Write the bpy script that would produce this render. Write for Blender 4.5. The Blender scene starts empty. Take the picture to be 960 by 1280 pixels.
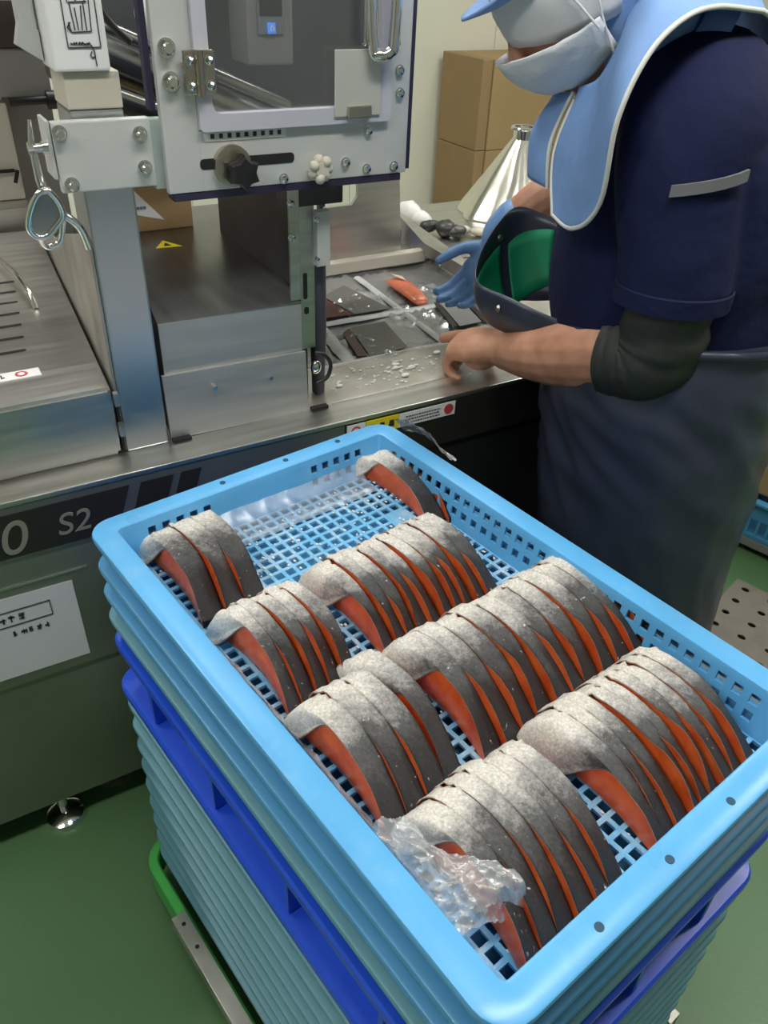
import bpy, bmesh, math, random
from math import sin, cos, pi, radians, sqrt
from mathutils import Vector, Matrix, noise

random.seed(7)
SC = bpy.context.scene
COL = SC.collection

# ------------------------------------------------------------------ camera
TH, RL, CZ = radians(35.5), radians(2.7), 1.40
X = Vector((1, 0, 0)); Dn = Vector((0, -sin(TH), -cos(TH))); Fw = Vector((0, cos(TH), -sin(TH)))
right = X * cos(RL) - Dn * sin(RL)
down = X * sin(RL) + Dn * cos(RL)
cam_data = bpy.data.cameras.new('camera')
cam_data.sensor_fit = 'VERTICAL'; cam_data.sensor_height = 32.0; cam_data.lens = 25.0
cam_data.clip_start = 0.02
cam = bpy.data.objects.new('camera', cam_data); COL.objects.link(cam)
cam.matrix_world = Matrix(((right.x, -down.x, -Fw.x, 0), (right.y, -down.y, -Fw.y, 0), (right.z, -down.z, -Fw.z, CZ), (0, 0, 0, 1)))
SC.camera = cam

# ------------------------------------------------------------------ exposure and world
SC.view_settings.view_transform = 'Standard'
SC.view_settings.look = 'None'
SC.view_settings.exposure = 0.0
SC.view_settings.gamma = 1.0
SC.view_settings.use_curve_mapping = False
SC.cycles.use_denoising = True
world = bpy.data.worlds.new('world'); SC.world = world; world.use_nodes = True
world.node_tree.nodes['Background'].inputs[0].default_value = (0.9, 0.95, 1.0, 1)
world.node_tree.nodes['Background'].inputs[1].default_value = 0.12
LAMP = 30.0

# ------------------------------------------------------------------ frames
AM = radians(58.5)                       # machine frame: m along its front, n away from us
M = Vector((sin(AM), cos(AM), 0)); N = Vector((-cos(AM), sin(AM), 0)); ROTM = pi / 2 - AM
AU = radians(49.8)                       # tray frame: x along the long side, y along the short side
U = Vector((sin(AU), cos(AU), 0)); V = Vector((cos(AU), -sin(AU), 0)); ROTC = math.atan2(V.y, V.x)
CT = U * 0.4585 + V * -0.4735


def fm(m, n, z=0.0):
    return M * m + N * n + Vector((0, 0, z))


# ------------------------------------------------------------------ materials
MATS = {}


def mat(name, base, rough=0.5, metal=0.0, var=0.0, vscale=8.0, bump=0.0, bscale=60.0, stretch=None, spec=0.5, coat=0.0, dirt=None, dscale=6.0, damt=0.5):
    if name in MATS: return MATS[name]
    m = bpy.data.materials.new(name); m.use_nodes = True
    nt = m.node_tree; b = nt.nodes['Principled BSDF']; L = nt.links.new
    b.inputs['Base Color'].default_value = (*base, 1); b.inputs['Roughness'].default_value = rough
    b.inputs['Metallic'].default_value = metal; b.inputs['Specular IOR Level'].default_value = spec
    b.inputs['Coat Weight'].default_value = coat
    tc = nt.nodes.new('ShaderNodeTexCoord'); mp = nt.nodes.new('ShaderNodeMapping'); L(tc.outputs['Object'], mp.inputs[0])
    if stretch: mp.inputs['Scale'].default_value = stretch
    col = None
    if var > 0:
        n = nt.nodes.new('ShaderNodeTexNoise'); n.inputs['Scale'].default_value = vscale; n.inputs['Detail'].default_value = 5
        L(mp.outputs[0], n.inputs['Vector'])
        r = nt.nodes.new('ShaderNodeMapRange'); r.inputs[1].default_value = .3; r.inputs[2].default_value = .7
        r.inputs[3].default_value = 1 - var; r.inputs[4].default_value = 1 + var; L(n.outputs[0], r.inputs[0])
        mx = nt.nodes.new('ShaderNodeMix'); mx.data_type = 'RGBA'; mx.blend_type = 'MULTIPLY'; mx.inputs[0].default_value = 1
        mx.inputs[6].default_value = (*base, 1); L(r.outputs[0], mx.inputs[7]); col = mx.outputs[2]
        r2 = nt.nodes.new('ShaderNodeMapRange'); r2.inputs[3].default_value = max(.02, rough * .75); r2.inputs[4].default_value = min(1, rough * 1.25)
        L(n.outputs[0], r2.inputs[0]); L(r2.outputs[0], b.inputs['Roughness'])
    if dirt:
        n = nt.nodes.new('ShaderNodeTexNoise'); n.inputs['Scale'].default_value = dscale; n.inputs['Detail'].default_value = 8; n.inputs['Roughness'].default_value = .7
        L(tc.outputs['Object'], n.inputs['Vector'])
        r = nt.nodes.new('ShaderNodeMapRange'); r.inputs[1].default_value = .55; r.inputs[2].default_value = .75; r.inputs[4].default_value = damt; L(n.outputs[0], r.inputs[0])
        mx = nt.nodes.new('ShaderNodeMix'); mx.data_type = 'RGBA'; L(r.outputs[0], mx.inputs[0])
        if col: L(col, mx.inputs[6])
        else: mx.inputs[6].default_value = (*base, 1)
        mx.inputs[7].default_value = (*dirt, 1); col = mx.outputs[2]
    if col: L(col, b.inputs['Base Color'])
    if bump > 0:
        n2 = nt.nodes.new('ShaderNodeTexNoise'); n2.inputs['Scale'].default_value = bscale; n2.inputs['Detail'].default_value = 4
        L(mp.outputs[0], n2.inputs['Vector'])
        bp = nt.nodes.new('ShaderNodeBump'); bp.inputs['Strength'].default_value = bump; bp.inputs['Distance'].default_value = .01
        L(n2.outputs[0], bp.inputs['Height']); L(bp.outputs[0], b.inputs['Normal'])
    MATS[name] = m
    return m


def film_mat(name, tint=(1, 1, 1), rough=.12, haze=.12):
    m = bpy.data.materials.new(name); m.use_nodes = True; nt = m.node_tree; nt.nodes.clear(); L = nt.links.new
    out = nt.nodes.new('ShaderNodeOutputMaterial'); tr = nt.nodes.new('ShaderNodeBsdfTransparent'); tr.inputs[0].default_value = (*tint, 1)
    gl = nt.nodes.new('ShaderNodeBsdfGlossy'); gl.inputs['Roughness'].default_value = rough
    df = nt.nodes.new('ShaderNodeBsdfDiffuse'); df.inputs[0].default_value = (.85, .87, .88, 1)
    lw = nt.nodes.new('ShaderNodeLayerWeight'); lw.inputs[0].default_value = .35
    mr = nt.nodes.new('ShaderNodeMapRange'); mr.inputs[3].default_value = .07; mr.inputs[4].default_value = .75; L(lw.outputs['Facing'], mr.inputs[0])
    m1 = nt.nodes.new('ShaderNodeMixShader'); m1.inputs[0].default_value = haze; L(tr.outputs[0], m1.inputs[1]); L(df.outputs[0], m1.inputs[2])
    m2 = nt.nodes.new('ShaderNodeMixShader'); L(mr.outputs[0], m2.inputs[0]); L(m1.outputs[0], m2.inputs[1]); L(gl.outputs[0], m2.inputs[2])
    L(m2.outputs[0], out.inputs[0]); return m


def emit_mat(name, color, s):
    m = bpy.data.materials.new(name); m.use_nodes = True; b = m.node_tree.nodes['Principled BSDF']
    b.inputs['Base Color'].default_value = (*color, 1); b.inputs['Emission Color'].default_value = (*color, 1); b.inputs['Emission Strength'].default_value = s
    return m


STEEL = mat('brushed steel', (.60, .59, .56), .34, 1.0, .12, 5, .05, 40, (1, 14, 14))
STEEL2 = mat('polished steel', (.56, .58, .59), .33, 1.0, .06, 2)
HOODTOP = mat('hood steel with painted reflection', (.30, .295, .285), .3, 1.0, .12, 5, .03, 40, (14, 1, 14))  # dark reflection on the hood top is put into the base colour
GUARD = mat('satin guard steel', (.50, .50, .48), .5, .75, .08, 5, .03, 40, (1, 14, 14))
CHROME = mat('chrome', (.8, .8, .78), .12, 1.0)
WORN = mat('worn steel', (.50, .48, .43), .45, 1.0, .2, 12, .08, 50, dirt=(.36, .33, .27), dscale=9, damt=.4)
PAINT = mat('grey white paint', (.62, .63, .62), .38, 0.25, .04, 6)
LAVENDER = mat('pale lavender paint', (.60, .60, .68), .35, .2)
BRASS = mat('dull nickel', (.55, .50, .42), .3, 1.0, .1)
PANEL = mat('dark satin steel', (.33, .33, .29), .42, .85, .1, 5, .03, 80)
FASCIA = mat('grey fascia', (.21, .215, .21), .4, .7, .05)
BLACKPL = mat('black plate', (.02, .018, .015), .4)
BLACK = mat('black plastic', (.013, .013, .014), .42, 0, .1)
DARKGAP = mat('dark rubber and slot shade', (.01, .01, .01), .8)  # rubber parts, and the painted shade inside slots and holes
DARKMACH = mat('dark machine metal', (.075, .075, .08), .4, .6, .15)
BEIGE = mat('beige paint', (.55, .51, .43), .5, 0, .04)
GREYBOX = mat('grey enamel', (.27, .26, .25), .5)
BROWN = mat('brown enamel', (.06, .042, .037), .5)
WHITE = mat('white sticker', (.8, .8, .8), .45)
INK = mat('ink', (.03, .03, .035), .6)
INKLT = mat('grey lettering', (.33, .32, .27), .4, .4)
REDINK = mat('red ink', (.55, .06, .06), .5)
YELLOW = mat('yellow label', (.85, .68, .02), .45)
PAPER = mat('paper', (.60, .61, .64), .7, 0, .03, 3)
CARD = mat('brown cardboard', (.36, .235, .115), .8, 0, .06, 5, .05, 60)
CARDL = mat('tan cardboard', (.42, .285, .14), .8, 0, .06, 5)
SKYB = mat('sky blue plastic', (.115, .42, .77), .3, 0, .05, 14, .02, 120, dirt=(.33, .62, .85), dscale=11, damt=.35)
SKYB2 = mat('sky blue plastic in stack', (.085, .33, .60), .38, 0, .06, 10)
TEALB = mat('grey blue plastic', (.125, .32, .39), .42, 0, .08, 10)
ROYAL = mat('royal blue plastic', (.016, .085, .66), .3, 0, .05, 10)
GREENP = mat('bright green plastic', (.07, .46, .09), .35, 0, .05)
CAPEB = mat('light blue cloth', (.22, .38, .72), .75, 0, .05, 20, .25, 30)
CAPEIN = mat('deep blue cloth', (.03, .09, .30), .8)
PIPING = mat('white piping', (.75, .75, .72), .7)
CAPW = mat('white cap cloth', (.74, .74, .75), .8, 0, .03, 20, .15, 40)
MASKW = mat('white mask cloth', (.76, .78, .82), .8, 0, .03, 20, .2, 60)
SHIRT = mat('navy knit', (.0085, .0125, .052), .85, 0, .12, 9, .5, 20, spec=.25)
APRON = mat('navy waterproof cloth', (.036, .044, .072), .33, 0, .1, 6, .3, 9)
APRONIN = mat('apron lining', (.02, .024, .045), .6)
GREENC = mat('green cloth', (.0, .30, .135), .6, 0, .05)
SLEEVE = mat('charcoal sleeve', (.024, .028, .024), .55, 0, .12, 9, .5, 14)
GLOVE = mat('blue nitrile', (.17, .34, .66), .4, 0, .05, 20, .2, 40)
TROUSER = mat('dark trousers', (.02, .02, .025), .8)
BOOT = mat('white boots', (.6, .6, .6), .5)
GREYPL = mat('grey plate', (.36, .35, .33), .45, .3)
FOAM = mat('pale funnel steel', (.78, .74, .66), .22, 1.0, .08, 6)
FILM = film_mat('clear film', (1, 1, 1), .3, .10)
FILM2 = film_mat('hazy film', (.95, .95, .97), .24, .34)
GLASS = film_mat('acrylic pane', (.86, .87, .89), .04, .02)
CARDK = mat('dark olive card', (.115, .112, .098), .4, 0, .05)
CARDR = mat('dark red card', (.07, .02, .013), .35, 0, .1)
ICE = mat('ice crumbs', (.78, .78, .76), .5)
PERF = mat('dusty steel plate', (.22, .20, .17), .6, .5, .12, 30)


def skin_mat():
    m = bpy.data.materials.new('human skin'); m.use_nodes = True; nt = m.node_tree; b = nt.nodes['Principled BSDF']; L = nt.links.new
    n = nt.nodes.new('ShaderNodeTexNoise'); n.inputs['Scale'].default_value = 28; n.inputs['Detail'].default_value = 5
    tc = nt.nodes.new('ShaderNodeTexCoord'); L(tc.outputs['Object'], n.inputs['Vector'])
    r = nt.nodes.new('ShaderNodeValToRGB'); r.color_ramp.elements[0].position = .35; r.color_ramp.elements[1].position = .7
    r.color_ramp.elements[0].color = (.47, .225, .14, 1); r.color_ramp.elements[1].color = (.62, .33, .215, 1)
    L(n.outputs[0], r.inputs[0]); L(r.outputs[0], b.inputs['Base Color']); b.inputs['Roughness'].default_value = .48
    b.inputs['Subsurface Weight'].default_value = .12; b.inputs['Subsurface Radius'].default_value = (.008, .004, .002)
    n2 = nt.nodes.new('ShaderNodeTexNoise'); n2.inputs['Scale'].default_value = 150; L(tc.outputs['Object'], n2.inputs['Vector'])
    bp = nt.nodes.new('ShaderNodeBump'); bp.inputs['Strength'].default_value = .15; bp.inputs['Distance'].default_value = .003; L(n2.outputs[0], bp.inputs['Height']); L(bp.outputs[0], b.inputs['Normal'])
    return m


SKIN = skin_mat()


def fish_skin_mat():
    m = bpy.data.materials.new('frosted salmon skin'); m.use_nodes = True; nt = m.node_tree; b = nt.nodes['Principled BSDF']; L = nt.links.new
    tc = nt.nodes.new('ShaderNodeTexCoord'); uv = nt.nodes.new('ShaderNodeSeparateXYZ'); L(tc.outputs['UV'], uv.inputs[0])
    oi = nt.nodes.new('ShaderNodeObjectInfo')
    ge = nt.nodes.new('ShaderNodeNewGeometry')
    n = nt.nodes.new('ShaderNodeTexNoise'); n.inputs['Scale'].default_value = 26; n.inputs['Detail'].default_value = 6; n.inputs['Roughness'].default_value = .7
    L(ge.outputs['Position'], n.inputs['Vector'])
    n1 = nt.nodes.new('ShaderNodeTexNoise'); n1.inputs['Scale'].default_value = 230; n1.inputs['Detail'].default_value = 4; n1.inputs['Roughness'].default_value = .8
    L(ge.outputs['Position'], n1.inputs['Vector'])
    a = nt.nodes.new('ShaderNodeMath'); a.operation = 'MULTIPLY_ADD'; L(n.outputs[0], a.inputs[0]); a.inputs[1].default_value = .62; L(uv.outputs[0], a.inputs[2])
    a2 = nt.nodes.new('ShaderNodeMath'); a2.operation = 'MULTIPLY_ADD'; L(n1.outputs[0], a2.inputs[0]); a2.inputs[1].default_value = .26; L(a.outputs[0], a2.inputs[2])
    a3 = nt.nodes.new('ShaderNodeMath'); a3.operation = 'MULTIPLY_ADD'; L(oi.outputs['Random'], a3.inputs[0]); a3.inputs[1].default_value = .10; L(a2.outputs[0], a3.inputs[2])
    r = nt.nodes.new('ShaderNodeValToRGB'); cr = r.color_ramp
    cr.elements[0].position = .66; cr.elements[0].color = (.68, .64, .58, 1)
    cr.elements[1].position = 1.0; cr.elements[1].color = (.022, .021, .022, 1)
    sub = nt.nodes.new('ShaderNodeMath'); sub.operation = 'MULTIPLY'; sub.inputs[1].default_value = .64; L(a3.outputs[0], sub.inputs[0])
    cr.elements[0].position = .43; cr.elements[1].position = 1.0
    e = cr.elements.new(.52); e.color = (.36, .345, .33, 1)
    e = cr.elements.new(.62); e.color = (.085, .083, .083, 1)
    e = cr.elements.new(.78); e.color = (.026, .024, .024, 1)
    L(sub.outputs[0], r.inputs[0])
    # fine scales and frost specks
    v = nt.nodes.new('ShaderNodeTexVoronoi'); v.inputs['Scale'].default_value = 420; L(ge.outputs['Position'], v.inputs['Vector'])
    sp = nt.nodes.new('ShaderNodeMapRange'); sp.inputs[1].default_value = .0; sp.inputs[2].default_value = .75; sp.inputs[3].default_value = 1.25; sp.inputs[4].default_value = .75; L(v.outputs[0], sp.inputs[0])
    mx = nt.nodes.new('ShaderNodeMix'); mx.data_type = 'RGBA'; mx.blend_type = 'MULTIPLY'; mx.inputs[0].default_value = .55; L(r.outputs[0], mx.inputs[6]); L(sp.outputs[0], mx.inputs[7])
    nm = nt.nodes.new('ShaderNodeTexNoise'); nm.inputs['Scale'].default_value = 330; nm.inputs['Detail'].default_value = 3; nm.inputs['Roughness'].default_value = .7; L(ge.outputs['Position'], nm.inputs['Vector'])
    nr = nt.nodes.new('ShaderNodeMapRange'); nr.inputs[1].default_value = .35; nr.inputs[2].default_value = .68; nr.inputs[3].default_value = .72; nr.inputs[4].default_value = 1.5; L(nm.outputs[0], nr.inputs[0])
    mm_ = nt.nodes.new('ShaderNodeMix'); mm_.data_type = 'RGBA'; mm_.blend_type = 'MULTIPLY'; mm_.inputs[0].default_value = .5; L(mx.outputs[2], mm_.inputs[6]); L(nr.outputs[0], mm_.inputs[7]); mx = mm_
    n3 = nt.nodes.new('ShaderNodeTexNoise'); n3.inputs['Scale'].default_value = 140; n3.inputs['Detail'].default_value = 3; L(ge.outputs['Position'], n3.inputs['Vector'])
    fr = nt.nodes.new('ShaderNodeMapRange'); fr.inputs[1].default_value = .69; fr.inputs[2].default_value = .78; L(n3.outputs[0], fr.inputs[0])
    mf = nt.nodes.new('ShaderNodeMix'); mf.data_type = 'RGBA'; L(fr.outputs[0], mf.inputs[0]); L(mx.outputs[2], mf.inputs[6]); mf.inputs[7].default_value = (.62, .62, .61, 1)
    L(mf.outputs[2], b.inputs['Base Color']); b.inputs['Roughness'].default_value = .58; b.inputs['Specular IOR Level'].default_value = .35
    bp = nt.nodes.new('ShaderNodeBump'); bp.inputs['Strength'].default_value = .55; bp.inputs['Distance'].default_value = .003
    L(a2.outputs[0], bp.inputs['Height']); L(bp.outputs[0], b.inputs['Normal'])
    return m


def flesh_mat():
    m = bpy.data.materials.new('salmon flesh'); m.use_nodes = True; nt = m.node_tree; b = nt.nodes['Principled BSDF']; L = nt.links.new
    ge = nt.nodes.new('ShaderNodeNewGeometry'); n = nt.nodes.new('ShaderNodeTexNoise'); n.inputs['Scale'].default_value = 45; n.inputs['Detail'].default_value = 4
    L(ge.outputs['Position'], n.inputs['Vector'])
    r = nt.nodes.new('ShaderNodeValToRGB'); r.color_ramp.elements[0].position = .3; r.color_ramp.elements[1].position = .75
    r.color_ramp.elements[0].color = (.58, .062, .010, 1); r.color_ramp.elements[1].color = (.82, .16, .035, 1)
    L(n.outputs[0], r.inputs[0]); L(r.outputs[0], b.inputs['Base Color']); b.inputs['Roughness'].default_value = .3
    b.inputs['Subsurface Weight'].default_value = .0
    bp = nt.nodes.new('ShaderNodeBump'); bp.inputs['Strength'].default_value = .2; bp.inputs['Distance'].default_value = .004
    n2 = nt.nodes.new('ShaderNodeTexNoise'); n2.inputs['Scale'].default_value = 90; L(ge.outputs['Position'], n2.inputs['Vector']); L(n2.outputs[0], bp.inputs['Height']); L(bp.outputs[0], b.inputs['Normal'])
    return m


FSKIN, FLESH = fish_skin_mat(), flesh_mat()
FAT = mat('pale fat edge', (.72, .52, .40), .5, 0, .15, 90)


def smoothstep(a, b, x):
    t = min(1, max(0, (x - a) / (b - a))); return t * t * (3 - 2 * t)


# ------------------------------------------------------------------ mesh builder
class MB:
    def __init__(s, off=(0, 0, 0)):
        s.bm = bmesh.new(); s.off = Vector(off); s.mi = 0

    def _fin(s, faces):
        for f in faces: f.material_index = s.mi

    def box(s, x, y, z, bev=0.0, rot=None, piv=None):
        b = bmesh.new(); bmesh.ops.create_cube(b, size=1)
        c = Vector(((x[0] + x[1]) / 2, (y[0] + y[1]) / 2, (z[0] + z[1]) / 2)); d = Vector((abs(x[1] - x[0]), abs(y[1] - y[0]), abs(z[1] - z[0])))
        for v in b.verts: v.co = Vector((v.co.x * d.x, v.co.y * d.y, v.co.z * d.z))
        if bev > 0: bmesh.ops.bevel(b, geom=b.edges[:], offset=min(bev, min(d) * .45), segments=2, affect='EDGES', profile=.6)
        R = rot if rot else Matrix.Identity(3)
        for v in b.verts: v.co = R @ v.co + c
        s.merge(b); return s

    def merge(s, b):
        mp = {}
        for v in b.verts: mp[v] = s.bm.verts.new(v.co - s.off)
        for f in b.faces:
            try:
                nf = s.bm.faces.new([mp[v] for v in f.verts]); nf.material_index = s.mi
            except ValueError: pass
        b.free()

    def loft(s, rings, cap=True, closed=True, loop=False):
        vs = [[s.bm.verts.new(Vector(p) - s.off) for p in r] for r in rings]
        n = len(vs[0]); fs = []
        R = len(vs)
        for i in range(R if loop else R - 1):
            a, b = vs[i], vs[(i + 1) % R]
            for j in range(n if closed else n - 1):
                k = (j + 1) % n
                try: fs.append(s.bm.faces.new((a[j], a[k], b[k], b[j])))
                except ValueError: pass
        if cap and not loop and closed:
            for r, rev in ((vs[0], True), (vs[-1], False)):
                try: fs.append(s.bm.faces.new(r[::-1] if rev else r))
                except ValueError: pass
        s._fin(fs); return s

    def grid(s, pts):
        return s.loft(pts, cap=False, closed=False)

    def cyl(s, p0, p1, r0, r1=None, n=16, cap=True):
        r1 = r0 if r1 is None else r1
        p0, p1 = Vector(p0), Vector(p1); d = (p1 - p0).normalized()
        a = d.orthogonal().normalized(); b = d.cross(a)
        return s.loft([[p + a * r * cos(2 * pi * i / n) + b * r * sin(2 * pi * i / n) for i in range(n)] for p, r in ((p0, r0), (p1, r1))], cap)

    def tube(s, pts, r, n=8, closed=False):
        pts = [Vector(p) for p in pts]; K = len(pts); rings = []; prev = None
        rr = r if isinstance(r, (list, tuple)) else [r] * K
        for i, p in enumerate(pts):
            if closed: d = pts[(i + 1) % K] - pts[i - 1]
            else: d = pts[min(i + 1, K - 1)] - pts[max(i - 1, 0)]
            d.normalize()
            a = d.orthogonal() if prev is None else prev - d * prev.dot(d)
            if a.length < 1e-6: a = d.orthogonal()
            a.normalize(); prev = a; b = d.cross(a)
            rings.append([p + a * rr[i] * cos(2 * pi * k / n) + b * rr[i] * sin(2 * pi * k / n) for k in range(n)])
        return s.loft(rings, cap=not closed, loop=closed)

    def prism(s, poly, ext):
        ext = Vector(ext); poly = [Vector(p) for p in poly]
        a = [s.bm.verts.new(p - s.off) for p in poly]; b = [s.bm.verts.new(p + ext - s.off) for p in poly]; n = len(a)
        fs = [s.bm.faces.new(a[::-1]), s.bm.faces.new(b)]
        for i in range(n): fs.append(s.bm.faces.new((a[i], a[(i + 1) % n], b[(i + 1) % n], b[i])))
        s._fin(fs); return s

    def ball(s, c, r, nu=16, nv=10, ax=None):
        c = Vector(c); r = Vector((r, r, r)) if isinstance(r, (int, float)) else Vector(r)
        ax = ax or (Vector((1, 0, 0)), Vector((0, 1, 0)), Vector((0, 0, 1)))
        rings = []
        for i in range(nv + 1):
            t = pi * (i + .001 if i == 0 else (i - .001 if i == nv else i)) / nv
            rings.append([c + ax[0] * r.x * sin(t) * cos(2 * pi * j / nu) + ax[1] * r.y * sin(t) * sin(2 * pi * j / nu) + ax[2] * r.z * cos(t) for j in range(nu)])
        return s.loft(rings)

    def mesh(s, name, smooth=None):
        bm = s.bm
        bmesh.ops.recalc_face_normals(bm, faces=bm.faces[:])
        if smooth:
            for f in bm.faces: f.smooth = True
            for e in bm.edges:
                if len(e.link_faces) == 2 and e.calc_face_angle(0) > radians(smooth): e.smooth = False
        me = bpy.data.meshes.new(name); bm.to_mesh(me); bm.free(); return me

    def build(s, name, mats, parent=None, smooth=None, label=None):
        me = s.mesh(name, smooth)
        for m in (mats if isinstance(mats, (list, tuple)) else [mats]): me.materials.append(m)
        return link(name, me, parent, label)


def link(name, me, parent=None, label=None, loc=None, rot=None):
    o = bpy.data.objects.new(name, me); COL.objects.link(o)
    if parent: o.parent = parent
    if label: o['label'] = label
    if loc is not None: o.location = loc
    if rot is not None: o.rotation_euler = rot
    return o


def tag(o, label, cat, group=None, kind=None):
    if label: o['label'] = label
    if cat: o['category'] = cat
    if group: o['group'] = group
    if kind: o['kind'] = kind
    return o


def thing(name, label, cat, loc=(0, 0, 0), rz=0.0, group=None):
    o = bpy.data.objects.new(name, None); COL.objects.link(o); o.location = loc; o.rotation_euler = (0, 0, rz); o.empty_display_size = .05
    return tag(o, label, cat, group)


def structure(o):
    o['kind'] = 'structure'; return o


def bake(o, *mods):
    """apply modifiers through the depsgraph, keep the object"""
    dg = bpy.context.evaluated_depsgraph_get(); dg.update()
    me = bpy.data.meshes.new_from_object(o.evaluated_get(dg)); o.modifiers.clear(); o.data = me; return o


def cr(keys, n):
    """Catmull-Rom through tuples of numbers, n steps per span"""
    out = []; K = len(keys)
    for i in range(K - 1):
        p = [keys[max(i - 1, 0)], keys[i], keys[i + 1], keys[min(i + 2, K - 1)]]
        for k in range(n):
            t = k / n
            out.append(tuple(.5 * (2 * b + (c - a) * t + (2 * a - 5 * b + 4 * c - d) * t * t + (3 * b - a - 3 * c + d) * t ** 3) for a, b, c, d in zip(*p)))
    out.append(tuple(keys[-1])); return out


# ------------------------------------------------------------------ room
def room():
    m0, m1, n0, n1, H = -3.2, 4.6, -2.6, 4.12, 2.75
    O = fm(0, 0)

    def wbox(name, x, y, z, ma, sm=None):
        b = MB(); b.box(x, y, z); o = b.build(name, ma); o.rotation_euler = (0, 0, ROTM); return structure(o)
    FLOOR = mat('green epoxy floor', (.095, .195, .085), .40, 0, .07, 3, .06, 220, dirt=(.13, .21, .11), dscale=40, damt=.35)
    WALL = mat('cream wall panel', (.80, .79, .67), .5, 0, .02, 2)
    WALL2 = mat('grey wall panel', (.42, .42, .40), .5)
    BASE = mat('grey skirting', (.30, .30, .30), .55)
    CEIL = mat('white ceiling', (.75, .75, .75), .8)
    wbox('floor', (m0, m1), (n0, n1), (-.12, 0), FLOOR)
    wbox('ceiling', (m0, m1), (n0, n1), (H, H + .1), CEIL)
    w = thing('wall_back', None, None, (0, 0, 0), ROTM); structure(w)
    x = m0
    k = 0
    edges = [m0, -2.3, -1.4, -.5, .4, 1.3, 2.2, 3.1, 4.0, m1]
    for a, b_ in zip(edges[:-1], edges[1:]):
        b = MB(); b.box((a + .0015, b_ - .0015), (n1, n1 + .06), (0, H), .002); b.build('panel', WALL, w)
    b = MB(); b.box((m0, m1), (n1 + .06, n1 + .08), (0, H)); b.build('backing', WALL, w)
    wbox('wall_left', (m0 - .08, m0), (n0, n1), (0, H), WALL2)
    wbox('wall_right', (m1, m1 + .08), (n0, n1), (0, H), WALL)
    wbox('wall_front', (m0, m1), (n0 - .08, n0), (0, H), WALL2)
    wbox('baseboard_back', (m0, m1), (n1 - .02, n1), (0, .13), BASE)
    wbox('baseboard_right', (m1 - .02, m1), (n0, n1 - .03), (0, .13), BASE)
    EM = emit_mat('lamp diffuser', (1.0, .985, .95), LAMP)
    HOUSE = mat('lamp housing', (.8, .8, .8), .5)
    for i, (m, n) in enumerate([(-1.5, .2), (.6, .2), (2.7, .2), (-1.5, 2.2), (.6, 2.2), (2.7, 2.2)]):
        lab = 'long white fluorescent ceiling light, %s of the row %s' % (('leftmost', 'middle one', 'rightmost')[i % 3], ('above the tray stack', 'nearest the back wall')[i // 3])
        r = thing('ceiling_light', lab, 'light', fm(m, n, H), ROTM, 'fluorescent ceiling lights')
        b = MB(); b.box((-.64, .64), (-.14, .14), (-.05, 0), .006); b.build('housing', HOUSE, r)
        b = MB(); b.box((-.62, .62), (-.11, .11), (-.058, -.0505)); b.build('diffuser', EM, r)


room()

# ------------------------------------------------------------------ packing machine (frame m, n, z)
OM = (.5, 1.4, 0)
machine = thing('packing_machine', 'large stainless steel vacuum packing machine behind the tray stack', 'machine', fm(*OM), ROTM)


def mm(): return MB(OM)


def rrect(cx, cz, w, h, r, n=5):
    out = []
    for (sx, sz, a0) in ((1, 1, 0), (-1, 1, 90), (-1, -1, 180), (1, -1, 270)):
        for k in range(n + 1):
            a = radians(a0 + 90 * k / n)
            out.append((cx + sx * (w / 2 - r) + r * cos(a), cz + sz * (h / 2 - r) + r * sin(a)))
    return out


BOLTME = {}


def bolt(parent, m, n, z, r=.007, kind='hex'):
    key = (kind, round(r, 4))
    if key not in BOLTME:
        b = MB()
        if kind == 'hex':
            b.cyl((0, 0, 0), (0, -.002, 0), r * 1.25, n=18); b.cyl((0, -.002, 0), (0, -.010, 0), r, r * .96, n=6); b.cyl((0, -.010, 0), (0, -.0115, 0), r * .8, r * .6, n=12)
        else:
            b.cyl((0, 0, 0), (0, -.0015, 0), r * 1.2, n=18); b.cyl((0, -.0015, 0), (0, -.005, 0), r, r * .9, n=14); b.cyl((0, -.005, 0), (0, -.0065, 0), r * .9, r * .4, n=14)
        me = b.mesh('bolt', 30); me.materials.append(CHROME); BOLTME[key] = me
    return link('bolt', BOLTME[key], parent, None, Vector((m, n, z)) - Vector(OM))


def text_mesh(txt, size, shear=0.0, ext=.0006):
    cu = bpy.data.curves.new('t', 'FONT'); cu.body = txt; cu.size = size; cu.extrude = ext; cu.shear = shear
    o = bpy.data.objects.new('t', cu); COL.objects.link(o)
    dg = bpy.context.evaluated_depsgraph_get(); me = bpy.data.meshes.new_from_object(o.evaluated_get(dg))
    bpy.data.objects.remove(o); return me


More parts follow.
